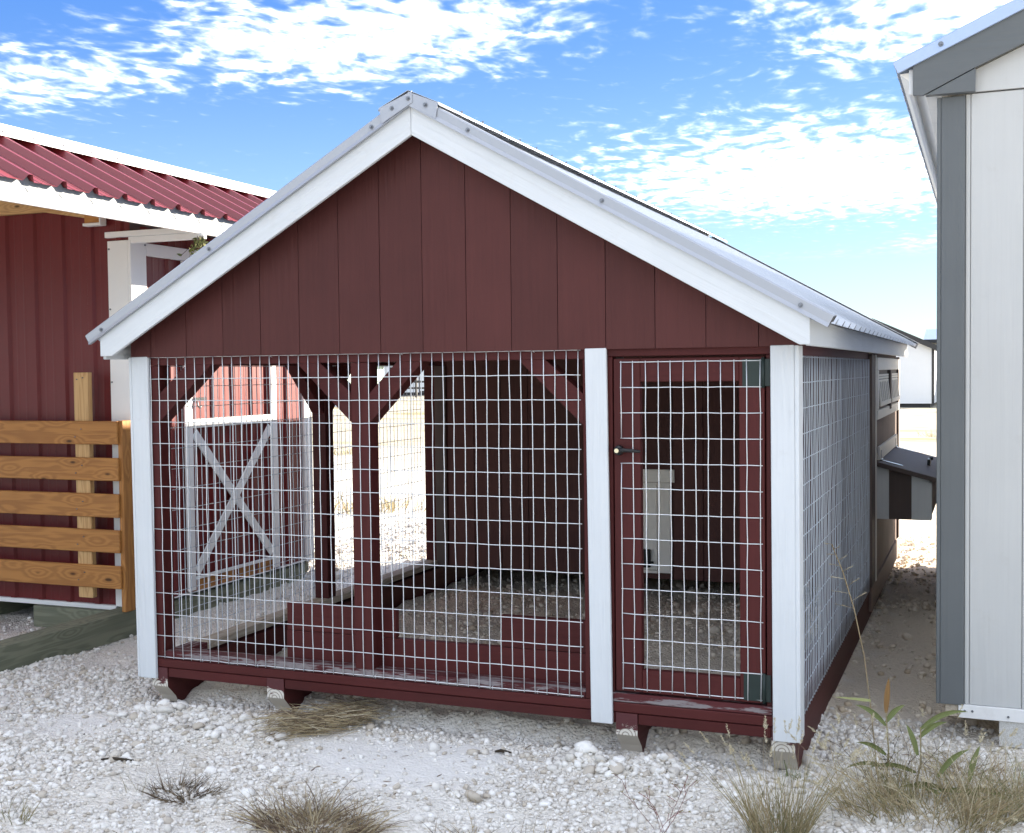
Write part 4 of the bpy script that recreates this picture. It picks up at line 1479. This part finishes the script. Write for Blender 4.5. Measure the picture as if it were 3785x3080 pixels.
def yard(x, y):
    sp = smooth_patch(x, y)
    clump = np.clip(0.55 + 1.5 * vnoise(x, y, 2.6, 21) + 0.5 * vnoise(x, y, 7, 22), 0.05, 1)
    left = 0.5 + 0.5 * np.clip((1.0 - x) / 1.5, 0, 1)
    return clump * (1 - 0.90 * sp) * (1 - in_run(x, y))


P = pick(95000, -1.3, 4.1, -1.6, 0.9, lambda x, y: yard(x, y) * 0.75)
scatter('gravel', P, RNG.gamma(3.0, 0.0019, len(P)) + 0.0022, 1, M_STONE)
P = pick(9000, -1.3, 4.1, -1.6, 1.0, lambda x, y: yard(x, y) * np.clip(0.25 + 0.9 * np.clip(1.3 - x, 0, 1) + 0.5 * np.clip(x - 2.6, 0, .8), 0, 1) * 0.55)
scatter('gravel', P, RNG.gamma(3.2, 0.0021, len(P)) + 0.0055, 2, M_STONE, sink=0.3)
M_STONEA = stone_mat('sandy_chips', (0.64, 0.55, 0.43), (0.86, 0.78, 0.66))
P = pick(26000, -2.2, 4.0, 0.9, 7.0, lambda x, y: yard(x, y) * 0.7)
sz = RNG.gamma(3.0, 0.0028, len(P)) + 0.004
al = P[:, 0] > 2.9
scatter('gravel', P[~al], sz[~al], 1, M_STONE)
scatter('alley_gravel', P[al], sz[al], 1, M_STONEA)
P = pick(9000, 0.1, 3.0, 0.15, 3.6, lambda x, y: np.clip(0.5 + vnoise(x, y, 3, 25), 0.1, 1) * 0.7)
scatter('run_gravel', P, RNG.gamma(2.4, 0.0035, len(P)) + 0.003, 1, M_STONED)
# clods dug up round the runner ends
C = []
for (cx, cy, sx, sy, n) in ((0.33, -0.10, 0.26, 0.05, 70), (0.12, -0.20, 0.16, 0.05, 30), (0.48, -0.34, 0.22, 0.05, 40), (2.18, -0.13, 0.08, 0.04, 40),
                            (2.33, -0.19, 0.07, 0.04, 40), (2.48, -0.10, 0.08, 0.04, 30), (2.92, -0.18, 0.12, 0.05, 50), (3.10, -0.08, 0.06, 0.08, 30),
                            (1.92, -0.62, 0.10, 0.04, 16), (0.70, -0.12, 0.10, 0.06, 25)):
    C.append(np.stack([RNG.normal(cx, sx, n), RNG.normal(cy, sy, n)], -1))
C = np.concatenate(C)
scatter('rubble', C, RNG.gamma(3.0, 0.0034, len(C)) + 0.006, 2, M_STONE, sink=0.45)


# ------------------------------------------------------------------ weeds and dry grass
def blade_mat(name, cols, trans=0.25):
    m, k, b = new_mat(name)
    g = k.node('ShaderNodeNewGeometry')
    rp = g.outputs['Random Per Island']
    c = k.mix(k.smooth(rp, 0.0, 0.5), cols[0] + (1,), cols[1] + (1,))
    c = k.mix(k.smooth(rp, 0.55, 1.0), c, cols[2] + (1,))
    n = k.noise(g.outputs['Position'], 40, 3, 0.6)
    c = k.mix(k.math('MULTIPLY', n, 0.5), c, k.mix(0.5, c, cols[1] + (1,)))
    k.set(b.inputs['Base Color'], c)
    b.inputs['Roughness'].default_value = 0.7
    b.inputs['Specular IOR Level'].default_value = 0.2
    if trans:
        tr = k.node('ShaderNodeBsdfTranslucent')
        k.set(tr.inputs[0], c)
        mx = k.node('ShaderNodeMixShader')
        mx.inputs[0].default_value = trans
        out = [n_ for n_ in k.n if n_.type == 'OUTPUT_MATERIAL'][0]
        k.l.new(b.outputs[0], mx.inputs[1])
        k.l.new(tr.outputs[0], mx.inputs[2])
        k.l.new(mx.outputs[0], out.inputs[0])
    return m


M_DRY = blade_mat('dry_straw', ((0.50, 0.42, 0.26), (0.36, 0.28, 0.165), (0.66, 0.59, 0.43)))
M_DARKDRY = blade_mat('dark_dead_stems', ((0.11, 0.075, 0.05), (0.06, 0.045, 0.032), (0.17, 0.13, 0.07)))
M_BROWNDRY = blade_mat('brown_dead_grass', ((0.24, 0.175, 0.115), (0.14, 0.10, 0.07), (0.40, 0.32, 0.20)))
M_GREENB = blade_mat('green_blades', ((0.13, 0.19, 0.065), (0.20, 0.23, 0.09), (0.10, 0.15, 0.06)), 0.35)
M_OLIVE = blade_mat('olive_stems', ((0.22, 0.20, 0.095), (0.32, 0.27, 0.15), (0.15, 0.16, 0.07)))
M_SEED = blade_mat('pale_seed_heads', ((0.62, 0.56, 0.40), (0.50, 0.43, 0.29), (0.70, 0.66, 0.52)), 0.3)
M_REDST = blade_mat('red_weed_stems', ((0.26, 0.045, 0.05), (0.16, 0.05, 0.045), (0.20, 0.08, 0.06)), 0)
M_REDLEAF = blade_mat('reddish_leaf', ((0.30, 0.11, 0.06), (0.26, 0.15, 0.06), (0.22, 0.09, 0.06)), 0.3)


def gh(x, y):
    return float(ground_h(np.array([x]), np.array([y]))[0])


class Blades:
    def __init__(self):
        self.V, self.F = [], []

    def add(self, p, d, L, w, droop, rs, seg=5, curl=0.25, floor=None, kink=0.0):
        p = Vector(p)
        d = Vector(d).normalized()
        side = d.cross(Vector((rs.gauss(0, 1), rs.gauss(0, 1), 0.3))).normalized()
        bend = Vector((rs.gauss(0, curl), rs.gauss(0, curl), 0))
        b0 = len(self.V)
        st = L / seg
        kat = rs.randint(2, seg) if rs.random() < kink else -1
        pts = [p.copy()]
        for i in range(seg + 1):
            t = i / seg
            ww = w * (1 - t) ** 0.7 * (0.6 + 0.4 * min(1, t * 6)) + w * 0.08
            self.V += [tuple(p - side * ww / 2), tuple(p + side * ww / 2)]
            if i < seg:
                d = (d + bend * (1 / seg) + Vector((0, 0, -droop / seg * (0.4 + 1.2 * t)))).normalized()
                if i == kat:
                    d = (d * 0.4 + Vector((rs.gauss(0, 1), rs.gauss(0, 1), rs.uniform(-0.9, 0.1)))).normalized()
                p = p + d * st
                if floor is not None:
                    p.z = max(p.z, floor + 0.004)
                pts.append(p.copy())
                j = b0 + 2 * i
                self.F.append((j, j + 1, j + 3, j + 2))
        return pts

    def build(self, name, mat, parent):
        return mesh_obj(name, self.V, self.F, mat, parent)


def seed_head(B, p, d, L, r, rs, n=26):
    """bristly spike of short hairs"""
    p, d = Vector(p), Vector(d).normalized()
    for i in range(n):
        t = rs.random()
        o = Vector((rs.gauss(0, 1), rs.gauss(0, 1), rs.gauss(0, 1)))
        o = (o - d * o.dot(d)).normalized()
        B.add(p + d * L * t, (o * 0.8 + d * 0.9), r * rs.uniform(1.2, 2.0) * (1 - 0.5 * t), r * 0.6, 0, rs, seg=1)


def clump(name, x, y, label, cat, mat, n, L, w, rad, lean, droop, seed, group=None, heads=0, mat2=None, frac2=0.0, head_mat=None, curl=0.3, kink=0.3):
    rs = random.Random(seed)
    t = thing(name, (x, y, gh(x, y)), label, cat, group)
    B, B2, H = Blades(), Blades(), Blades()
    tips = []
    for i in range(n):
        a = rs.uniform(0, 6.283)
        rr = rad * math.sqrt(rs.random())
        px, py = x + math.cos(a) * rr * 1.25 + 0.25 * rad * math.sin(3 * a + seed), y + math.sin(a) * rr * 0.8
        out = rs.uniform(0.2, 1.0) * lean
        a2 = a + rs.gauss(0, 0.7)
        d = (math.cos(a2) * out, math.sin(a2) * out, 1.0)
        fl = gh(px, py)
        tgt = B2 if rs.random() < frac2 else B
        pts = tgt.add((px, py, fl - 0.008), d, L * rs.uniform(0.45, 1.1), w * rs.uniform(0.6, 1.3), droop * rs.uniform(0.3, 1.3), rs, floor=fl, curl=curl * rs.uniform(0.3, 1.6), kink=kink)
        tips.append((pts[-1], (pts[-1] - pts[-2]), (pts[-1] - Vector((px, py, fl))).length))
    tips.sort(key=lambda q: -q[2])
    for p, d, _ in tips[:heads]:
        seed_head(H, p, d, rs.uniform(0.035, 0.055), 0.0075, rs, 40)
    B.build('blades', mat, t)
    if B2.V:
        B2.build('blades', mat2, t)
    if H.V:
        H.build('seed_heads', head_mat or M_SEED, t)
    return t


G1 = 'dead grass clumps on the gravel'
clump('grass_clump', 0.845, -0.935, 'small dark dead tuft alone on the gravel at lower left', 'grass clump', M_DARKDRY, 210, 0.13, 0.0034, 0.085, 2.4, 0.3, 31, G1, mat2=M_BROWNDRY, frac2=0.45)
clump('grass_clump', 1.52, -1.10, 'large brown and straw matted dead clump at the lower centre edge', 'grass clump', M_BROWNDRY, 900, 0.22, 0.0036, 0.14, 2.2, 0.8, 32, G1, mat2=M_DRY, frac2=0.45, curl=0.9, kink=0.6)
clump('grass_clump', 2.05, -0.98, 'low sparse straw tuft at the bottom edge right of the big clump', 'grass clump', M_DRY, 70, 0.10, 0.0028, 0.10, 1.4, 0.6, 33, G1, mat2=M_BROWNDRY, frac2=0.5)
clump('grass_clump', 2.27, -0.92, 'thin brown wisp of grass at the bottom edge below the door', 'grass clump', M_BROWNDRY, 40, 0.10, 0.0026, 0.07, 1.3, 0.5, 34, G1, mat2=M_DRY, frac2=0.5)
clump('grass_clump', 0.43, -1.36, 'little grey green sprig in the bottom left corner', 'grass clump', M_OLIVE, 26, 0.14, 0.0035, 0.05, 1.0, 0.4, 35, G1)
clump('foxtail_grass', 3.03, -0.60, 'fanning foxtail grass with pale seed heads below the right corner post', 'grass', M_OLIVE, 380, 0.33, 0.0030, 0.08, 0.85, 0.35, 36, heads=44, mat2=M_DRY, frac2=0.45, curl=0.18)
clump('foxtail_grass', 3.50, -0.22, 'wide pale tangle of dry foxtail grass in the lower right corner', 'grass', M_DRY, 900, 0.30, 0.0034, 0.24, 1.0, 0.9, 37, heads=60, mat2=M_OLIVE, frac2=0.42, curl=0.55)
clump('grass_clump', 3.60, 0.28, 'grey curled dead grass below the slate grey shed corner', 'grass clump', M_BROWNDRY, 150, 0.20, 0.0026, 0.09, 1.5, 1.3, 38, G1, mat2=M_DRY, frac2=0.4, curl=0.9)
clump('grass_clump', 3.80, -0.02, 'wispy green and straw grass at the right edge before the white shed', 'grass clump', M_DRY, 420, 0.27, 0.0030, 0.17, 1.2, 0.8, 39, G1, mat2=M_GREENB, frac2=0.25, curl=0.5)
clump('grass_clump', 3.02, 0.02, 'short green sprig at the foot of the right corner post', 'grass clump', M_GREENB, 22, 0.10, 0.0040, 0.04, 1.1, 0.7, 40, G1)

# hay pulled out from under the coop
rs = random.Random(50)
hay = thing('hay_pile', (0.93, 0.0, gh(0.93, 0.0)), 'flattened pile of pale hay spilling from under the coop front', 'hay')
B, B2 = Blades(), Blades()
for i in range(1100):
    t_ = rs.random()
    px = 0.80 + 0.26 * t_ + rs.gauss(0, 0.05)
    py = -0.22 + 0.28 * t_ + rs.gauss(0, 0.06)
    a = rs.gauss(math.radians(205), 0.55)
    g = gh(px, py)
    (B if rs.random() < 0.62 else B2).add((px + 0.06, py + 0.03, g + rs.uniform(0.004, 0.085)), (math.cos(a), math.sin(a), rs.uniform(0.0, 0.35)),
          rs.uniform(0.07, 0.20), 0.0032, rs.uniform(0.3, 1.0), rs, curl=0.5, floor=g)
B.build('straw', M_DRY, hay)
B2.build('straw', M_BROWNDRY, hay)

# coarse green grass plants with broad leaves
def broad_plant(x, y, label, stems, seed, mat=M_GREENB):
    rs = random.Random(seed)
    t = thing('tall_weed', (x, y, gh(x, y)), label, 'weed', 'green weeds by the shed')
    for (dx, dy, h, leaves) in stems:
        g = gh(x + dx, y + dy)
        p0 = Vector((x + dx, y + dy, g - 0.01))
        top = p0 + Vector((rs.uniform(-0.03, 0.03), rs.uniform(-0.03, 0.03), h))
        mid = (p0 + top) / 2 + Vector((rs.uniform(-0.015, 0.015), 0, 0))
        tubes('stem', [[tuple(p0), tuple(mid), tuple(top)]], lambda p, i, n: 0.0045 * (1 - 0.25 * i), M_OLIVE, t, sides=6)
        for (f, ang_, L, up, red) in leaves:
            q = p0.lerp(top, f)
            Bq = Blades()
            d = Vector((math.cos(ang_), math.sin(ang_) * 0.6, up))
            b0 = len(Bq.V)
            pp, dd = q.copy(), d.normalized()
            sd_ = dd.cross(Vector((0, 1, 0.2))).normalized()
            seg = 8
            for i in range(seg + 1):
                s = i / seg
                w_ = 0.021 * (math.sin(math.pi * (0.10 + 0.90 * s)) ** 0.7 if s < 1 else 0.03)
                mid_ = dd.cross(sd_) * (-0.20 * w_)
                Bq.V += [tuple(pp - sd_ * w_ / 2), tuple(pp + mid_), tuple(pp + sd_ * w_ / 2)]
                if i < seg:
                    dd = (dd + Vector((0, 0, -0.12 * (0.5 + s)))).normalized()
                    pp = pp + dd * (L / seg)
                    j = b0 + 3 * i
                    Bq.F += [(j, j + 1, j + 4, j + 3), (j + 1, j + 2, j + 5, j + 4)]
            Bq.build('leaf', M_REDLEAF if red else mat, t)
    return t


broad_plant(3.33, 0.02, 'upright green weed with one red leaf beside the gap between coop and shed',
            [(0, 0, 0.30, [(0.98, 1.45, 0.13, 3.2, True), (0.82, 2.7, 0.14, 1.0, False), (0.86, 0.6, 0.10, 1.5, False), (0.45, 3.4, 0.12, 0.9, False), (0.30, -2.6, 0.16, 0.35, False)])], 61)
broad_plant(3.43, -0.02, 'taller twin stemmed green weed leaning over the foxtail tangle',
            [(0, 0, 0.27, [(0.97, 0.5, 0.19, 0.85, False), (0.85, 0.2, 0.12, 1.3, False), (0.60, 2.0, 0.12, 1.6, False), (0.35, -2.7, 0.18, 0.5, False), (0.2, -0.2, 0.14, 0.2, False)]),
             (0.10, -0.06, 0.12, [(0.9, 0.7, 0.16, 1.3, False), (0.5, 0.1, 0.18, 0.25, False), (0.4, 2.8, 0.15, 0.4, False)]),
             (0.20, -0.02, 0.10, [(0.9, 1.2, 0.14, 2.0, False), (0.6, -0.2, 0.15, 0.3, False)])], 62)

# tall seeding stalk in the gap
rs = random.Random(70)
st = thing('seed_stalk', (3.20, 0.50, gh(3.20, 0.50)), 'single tall thin grass stalk with feathery seed head leaning against the wire side', 'grass stalk')
g0 = gh(3.24, 0.35)
main = [(3.29, 0.14, g0 - 0.01), (3.262, 0.17, g0 + 0.25), (3.235, 0.19, g0 + 0.45), (3.195, 0.21, g0 + 0.63), (3.150, 0.23, g0 + 0.77), (3.105, 0.25, g0 + 0.875)]
paths = [main]
Hh = Blades()
for i in range(11):
    f = 0.60 + 0.40 * i / 10
    k_ = f * (len(main) - 1)
    i0 = min(int(k_), len(main) - 2)
    q = Vector(main[i0]).lerp(Vector(main[i0 + 1]), k_ - i0)
    s = 1 if i % 2 else -1
    d = Vector((s * 0.8 - 0.2, rs.uniform(-0.4, 0.4), 0.45 if s > 0 else 0.15)).normalized()
    L = 0.065 * (1.2 - 0.8 * (i / 10))
    paths.append([tuple(q), tuple(q + d * L * 0.5), tuple(q + d * L + Vector((0, 0, -0.004)))])
    for _ in range(9):
        Hh.add(q + d * L * rs.uniform(0.3, 1.0), d + Vector((rs.gauss(0, .4), rs.gauss(0, .4), rs.gauss(0, .4))), 0.008, 0.0030, 0, rs, seg=1)
tubes('stem', paths[:1], 0.0024, M_DRY, st, sides=5)
to = tubes('seed_branches', paths[1:], 0.0012, M_DRY, st, sides=4)
Hh.build('seed_heads', M_SEED, st)
Lf = Blades()
q = Vector(main[1])
Lf.add(q + Vector((0, 0, 0.03)), (-1, 0.0, 0.02), 0.135, 0.013, 0.0, rs, seg=6, curl=0.1)
Lf.build('leaf', blade_mat('yellow_green_leaf', ((0.38, 0.42, 0.16), (0.42, 0.44, 0.20), (0.36, 0.40, 0.14)), 0.3), st)


# thin red branching weeds
def red_weed(x, y, h, label, seed, spread=0.6, mat=M_REDST, n=6):
    rs = random.Random(seed)
    t = thing('twiggy_weed', (x, y, gh(x, y)), label, 'weed', 'thin twiggy weeds')
    g = gh(x, y)
    paths, Lb = [], Blades()
    for i in range(n):
        a = rs.uniform(0, 6.28)
        p = Vector((x + rs.gauss(0, 0.012), y + rs.gauss(0, 0.012), g - 0.005))
        d = Vector((math.cos(a) * spread, math.sin(a) * spread, 1)).normalized()
        run = [tuple(p)]
        for s in range(6):
            d = (d + Vector((rs.gauss(0, 0.16), rs.gauss(0, 0.16), rs.gauss(0, 0.05)))).normalized()
            p = p + d * h * rs.uniform(0.7, 1.1) / 6
            run.append(tuple(p))
            if s > 1:
                bd_ = (d + Vector((rs.gauss(0, 0.7), rs.gauss(0, 0.7), rs.gauss(0, 0.3)))).normalized()
                e = p + bd_ * h * 0.16
                paths.append([tuple(p), tuple((p + e) / 2), tuple(e)])
                for _ in range(2):
                    Lb.add(e, (rs.gauss(0, 1), rs.gauss(0, 1), 0.3), 0.010, 0.005, 0, rs, seg=2)
        paths.append(run)
    tubes('stem', paths, 0.0009, mat, t, sides=4)
    Lb.build('leaves', M_OLIVE, t)
    return t


red_weed(2.64, -0.66, 0.24, 'thin red stemmed weed on the gravel below the door', 81, 0.7)
red_weed(3.40, 0.10, 0.26, 'dark reddish branching weed among the green leaves by the shed', 83, 0.8, M_DARKDRY, 8)
red_weed(3.22, -0.05, 0.22, 'bare brown twiggy weed right of the corner post', 84, 0.9, M_DARKDRY, 5)

# leafy sprig caught under the barn eave
rs = random.Random(90)
vn = thing('leafy_sprig', (-0.70, 1.30, 2.10), 'small dark leafy sprig caught under the end of the barn eave', 'sprig')
Lb = Blades()
paths = []
for i in range(16):
    p = Vector((-0.665 + rs.gauss(0, 0.02), 1.33 + rs.gauss(0, 0.02), 2.165))
    d = Vector((rs.gauss(-0.35, 0.5), rs.gauss(0, 0.4), -0.9)).normalized()
    e = p + d * rs.uniform(0.05, 0.17)
    paths.append([tuple(p), tuple((p + e) / 2 + Vector((0.008, 0, 0))), tuple(e)])
    for _ in range(6):
        q = p.lerp(e, rs.uniform(0.2, 1.0))
        Lb.add(q, (rs.gauss(0, 1), rs.gauss(0, 1), rs.gauss(-0.2, 0.7)), rs.uniform(0.018, 0.032), 0.018, 0.2, rs, seg=3)
tubes('stem', paths, 0.0014, M_DARKDRY, vn, sides=4)
Lb.build('leaves', leaf_mat('sprig_leaves', (0.035, 0.05, 0.02), (0.30, 0.30, 0.10)), vn)

# dry growth out in the sun beyond the run
for i, (x, y, lab) in enumerate(((-3.2, 7.3, 'sunlit straw tuft in the yard seen left of the forked post'),
                                 (-2.75, 7.7, 'sunlit dry tuft seen right of the forked post beyond the run'),
                                 (-8.0, 16.0, 'farther patch of dry weeds in the bright yard beyond the run'),
                                 (2.9, 24.0, 'dry weeds on the sunlit yard beyond the nest box'))):
    clump('grass_clump', x, y, lab, 'grass clump', M_DRY, 160, 0.26, 0.010, 0.45, 1.0, 0.7, 100 + i, G1, mat2=M_OLIVE, frac2=0.35)

# dark twigs lying about
for i, (x, y, a, L, lab) in enumerate(((1.83, -0.12, 0.1, 0.07, 'short dark twig lying on the smooth dust below the mid trim'),
                                       (0.36, -0.72, 0.25, 0.14, 'dark weathered stick on the gravel at the left edge'))):
    t = thing('twig', (x, y, gh(x, y)), lab, 'twig', 'twigs on the gravel')
    z = gh(x, y) + 0.010
    dx, dy = math.cos(a) * L / 2, math.sin(a) * L / 2
    tubes('stem', [[(x - dx, y - dy, z), (x - dx * .3, y - dy * .2, z + 0.005), (x + dx * .4, y + dy * .5, z + 0.002), (x + dx, y + dy, z + 0.001)]],
          lambda p, j, n: (0.004, 0.007, 0.006, 0.003)[j], M_DARKDRY, t, sides=6)

# dry scraps of leaf and stem lying over the gravel
rs = random.Random(120)
B = Blades()
for _ in range(420):
    px, py = rs.uniform(-1.1, 3.9), rs.uniform(-1.5, 0.4)
    a = rs.uniform(0, 6.28)
    B.add((px, py, gh(px, py) + 0.006), (math.cos(a), math.sin(a), rs.uniform(0, 0.3)), rs.uniform(0.010, 0.05), rs.uniform(0.002, 0.006), 0.6, rs, seg=3, curl=0.6, floor=gh(px, py))
tag(B.build('litter', M_BROWNDRY, None), kind='stuff')

# rail fence along the far side of the yard
fn = thing('rail_fence', (-32, 64, GZ), 'low dark rail fence along the far side of the yard beyond the run', 'fence')
M_FENCE = plain('dark_fence_rail', (0.06, 0.055, 0.05), 0.7, 0.2, 4)
for i in range(14):
    x = -47 + i * 2.4
    z = gh(x, 64)
    box('post', x - 0.06, x + 0.06, 63.94, 64.06, z - 0.3, z + 1.20, M_FENCE, fn)
for zz in (0.55, 0.95):
    box('rail', -47.3, -15.5, 63.90, 63.935, GZ + zz, GZ + zz + 0.12, M_FENCE, fn)

# tiny dry sprigs poking up between the stones
rs = random.Random(140)
for i in range(16):
    x, y = rs.uniform(0.6, 3.9), rs.uniform(-1.15, -0.15)
    if smooth_patch(np.array([x]), np.array([y]))[0] > 0.4:
        continue
    tone = ('straw coloured', 'dull brown', 'olive')[i % 3]
    size = ('tiny', 'small', 'slightly taller')[rs.randint(0, 2)]
    mark = ('near the dark tuft at left', 'beside the big matted clump', 'below the smooth dust patch', 'below the middle white trim', 'below the run door', 'near the fanning foxtail', 'before the white shed')[min(6, int((x - 0.6) / 0.47))]
    depth = 'close to the coop' if y > -0.45 else 'halfway out' if y > -0.8 else 'well out in front'
    clump('grass_sprig', x, y, '%s %s sprig %s, %s' % (size, tone, mark, depth), 'grass sprig', (M_DRY, M_BROWNDRY, M_OLIVE)[i % 3], rs.randint(5, 14),
          {'tiny': 0.055, 'small': 0.075, 'slightly taller': 0.11}[size], 0.0022, 0.03, 1.4, 0.5, 150 + i, 'tiny sprigs in the gravel')
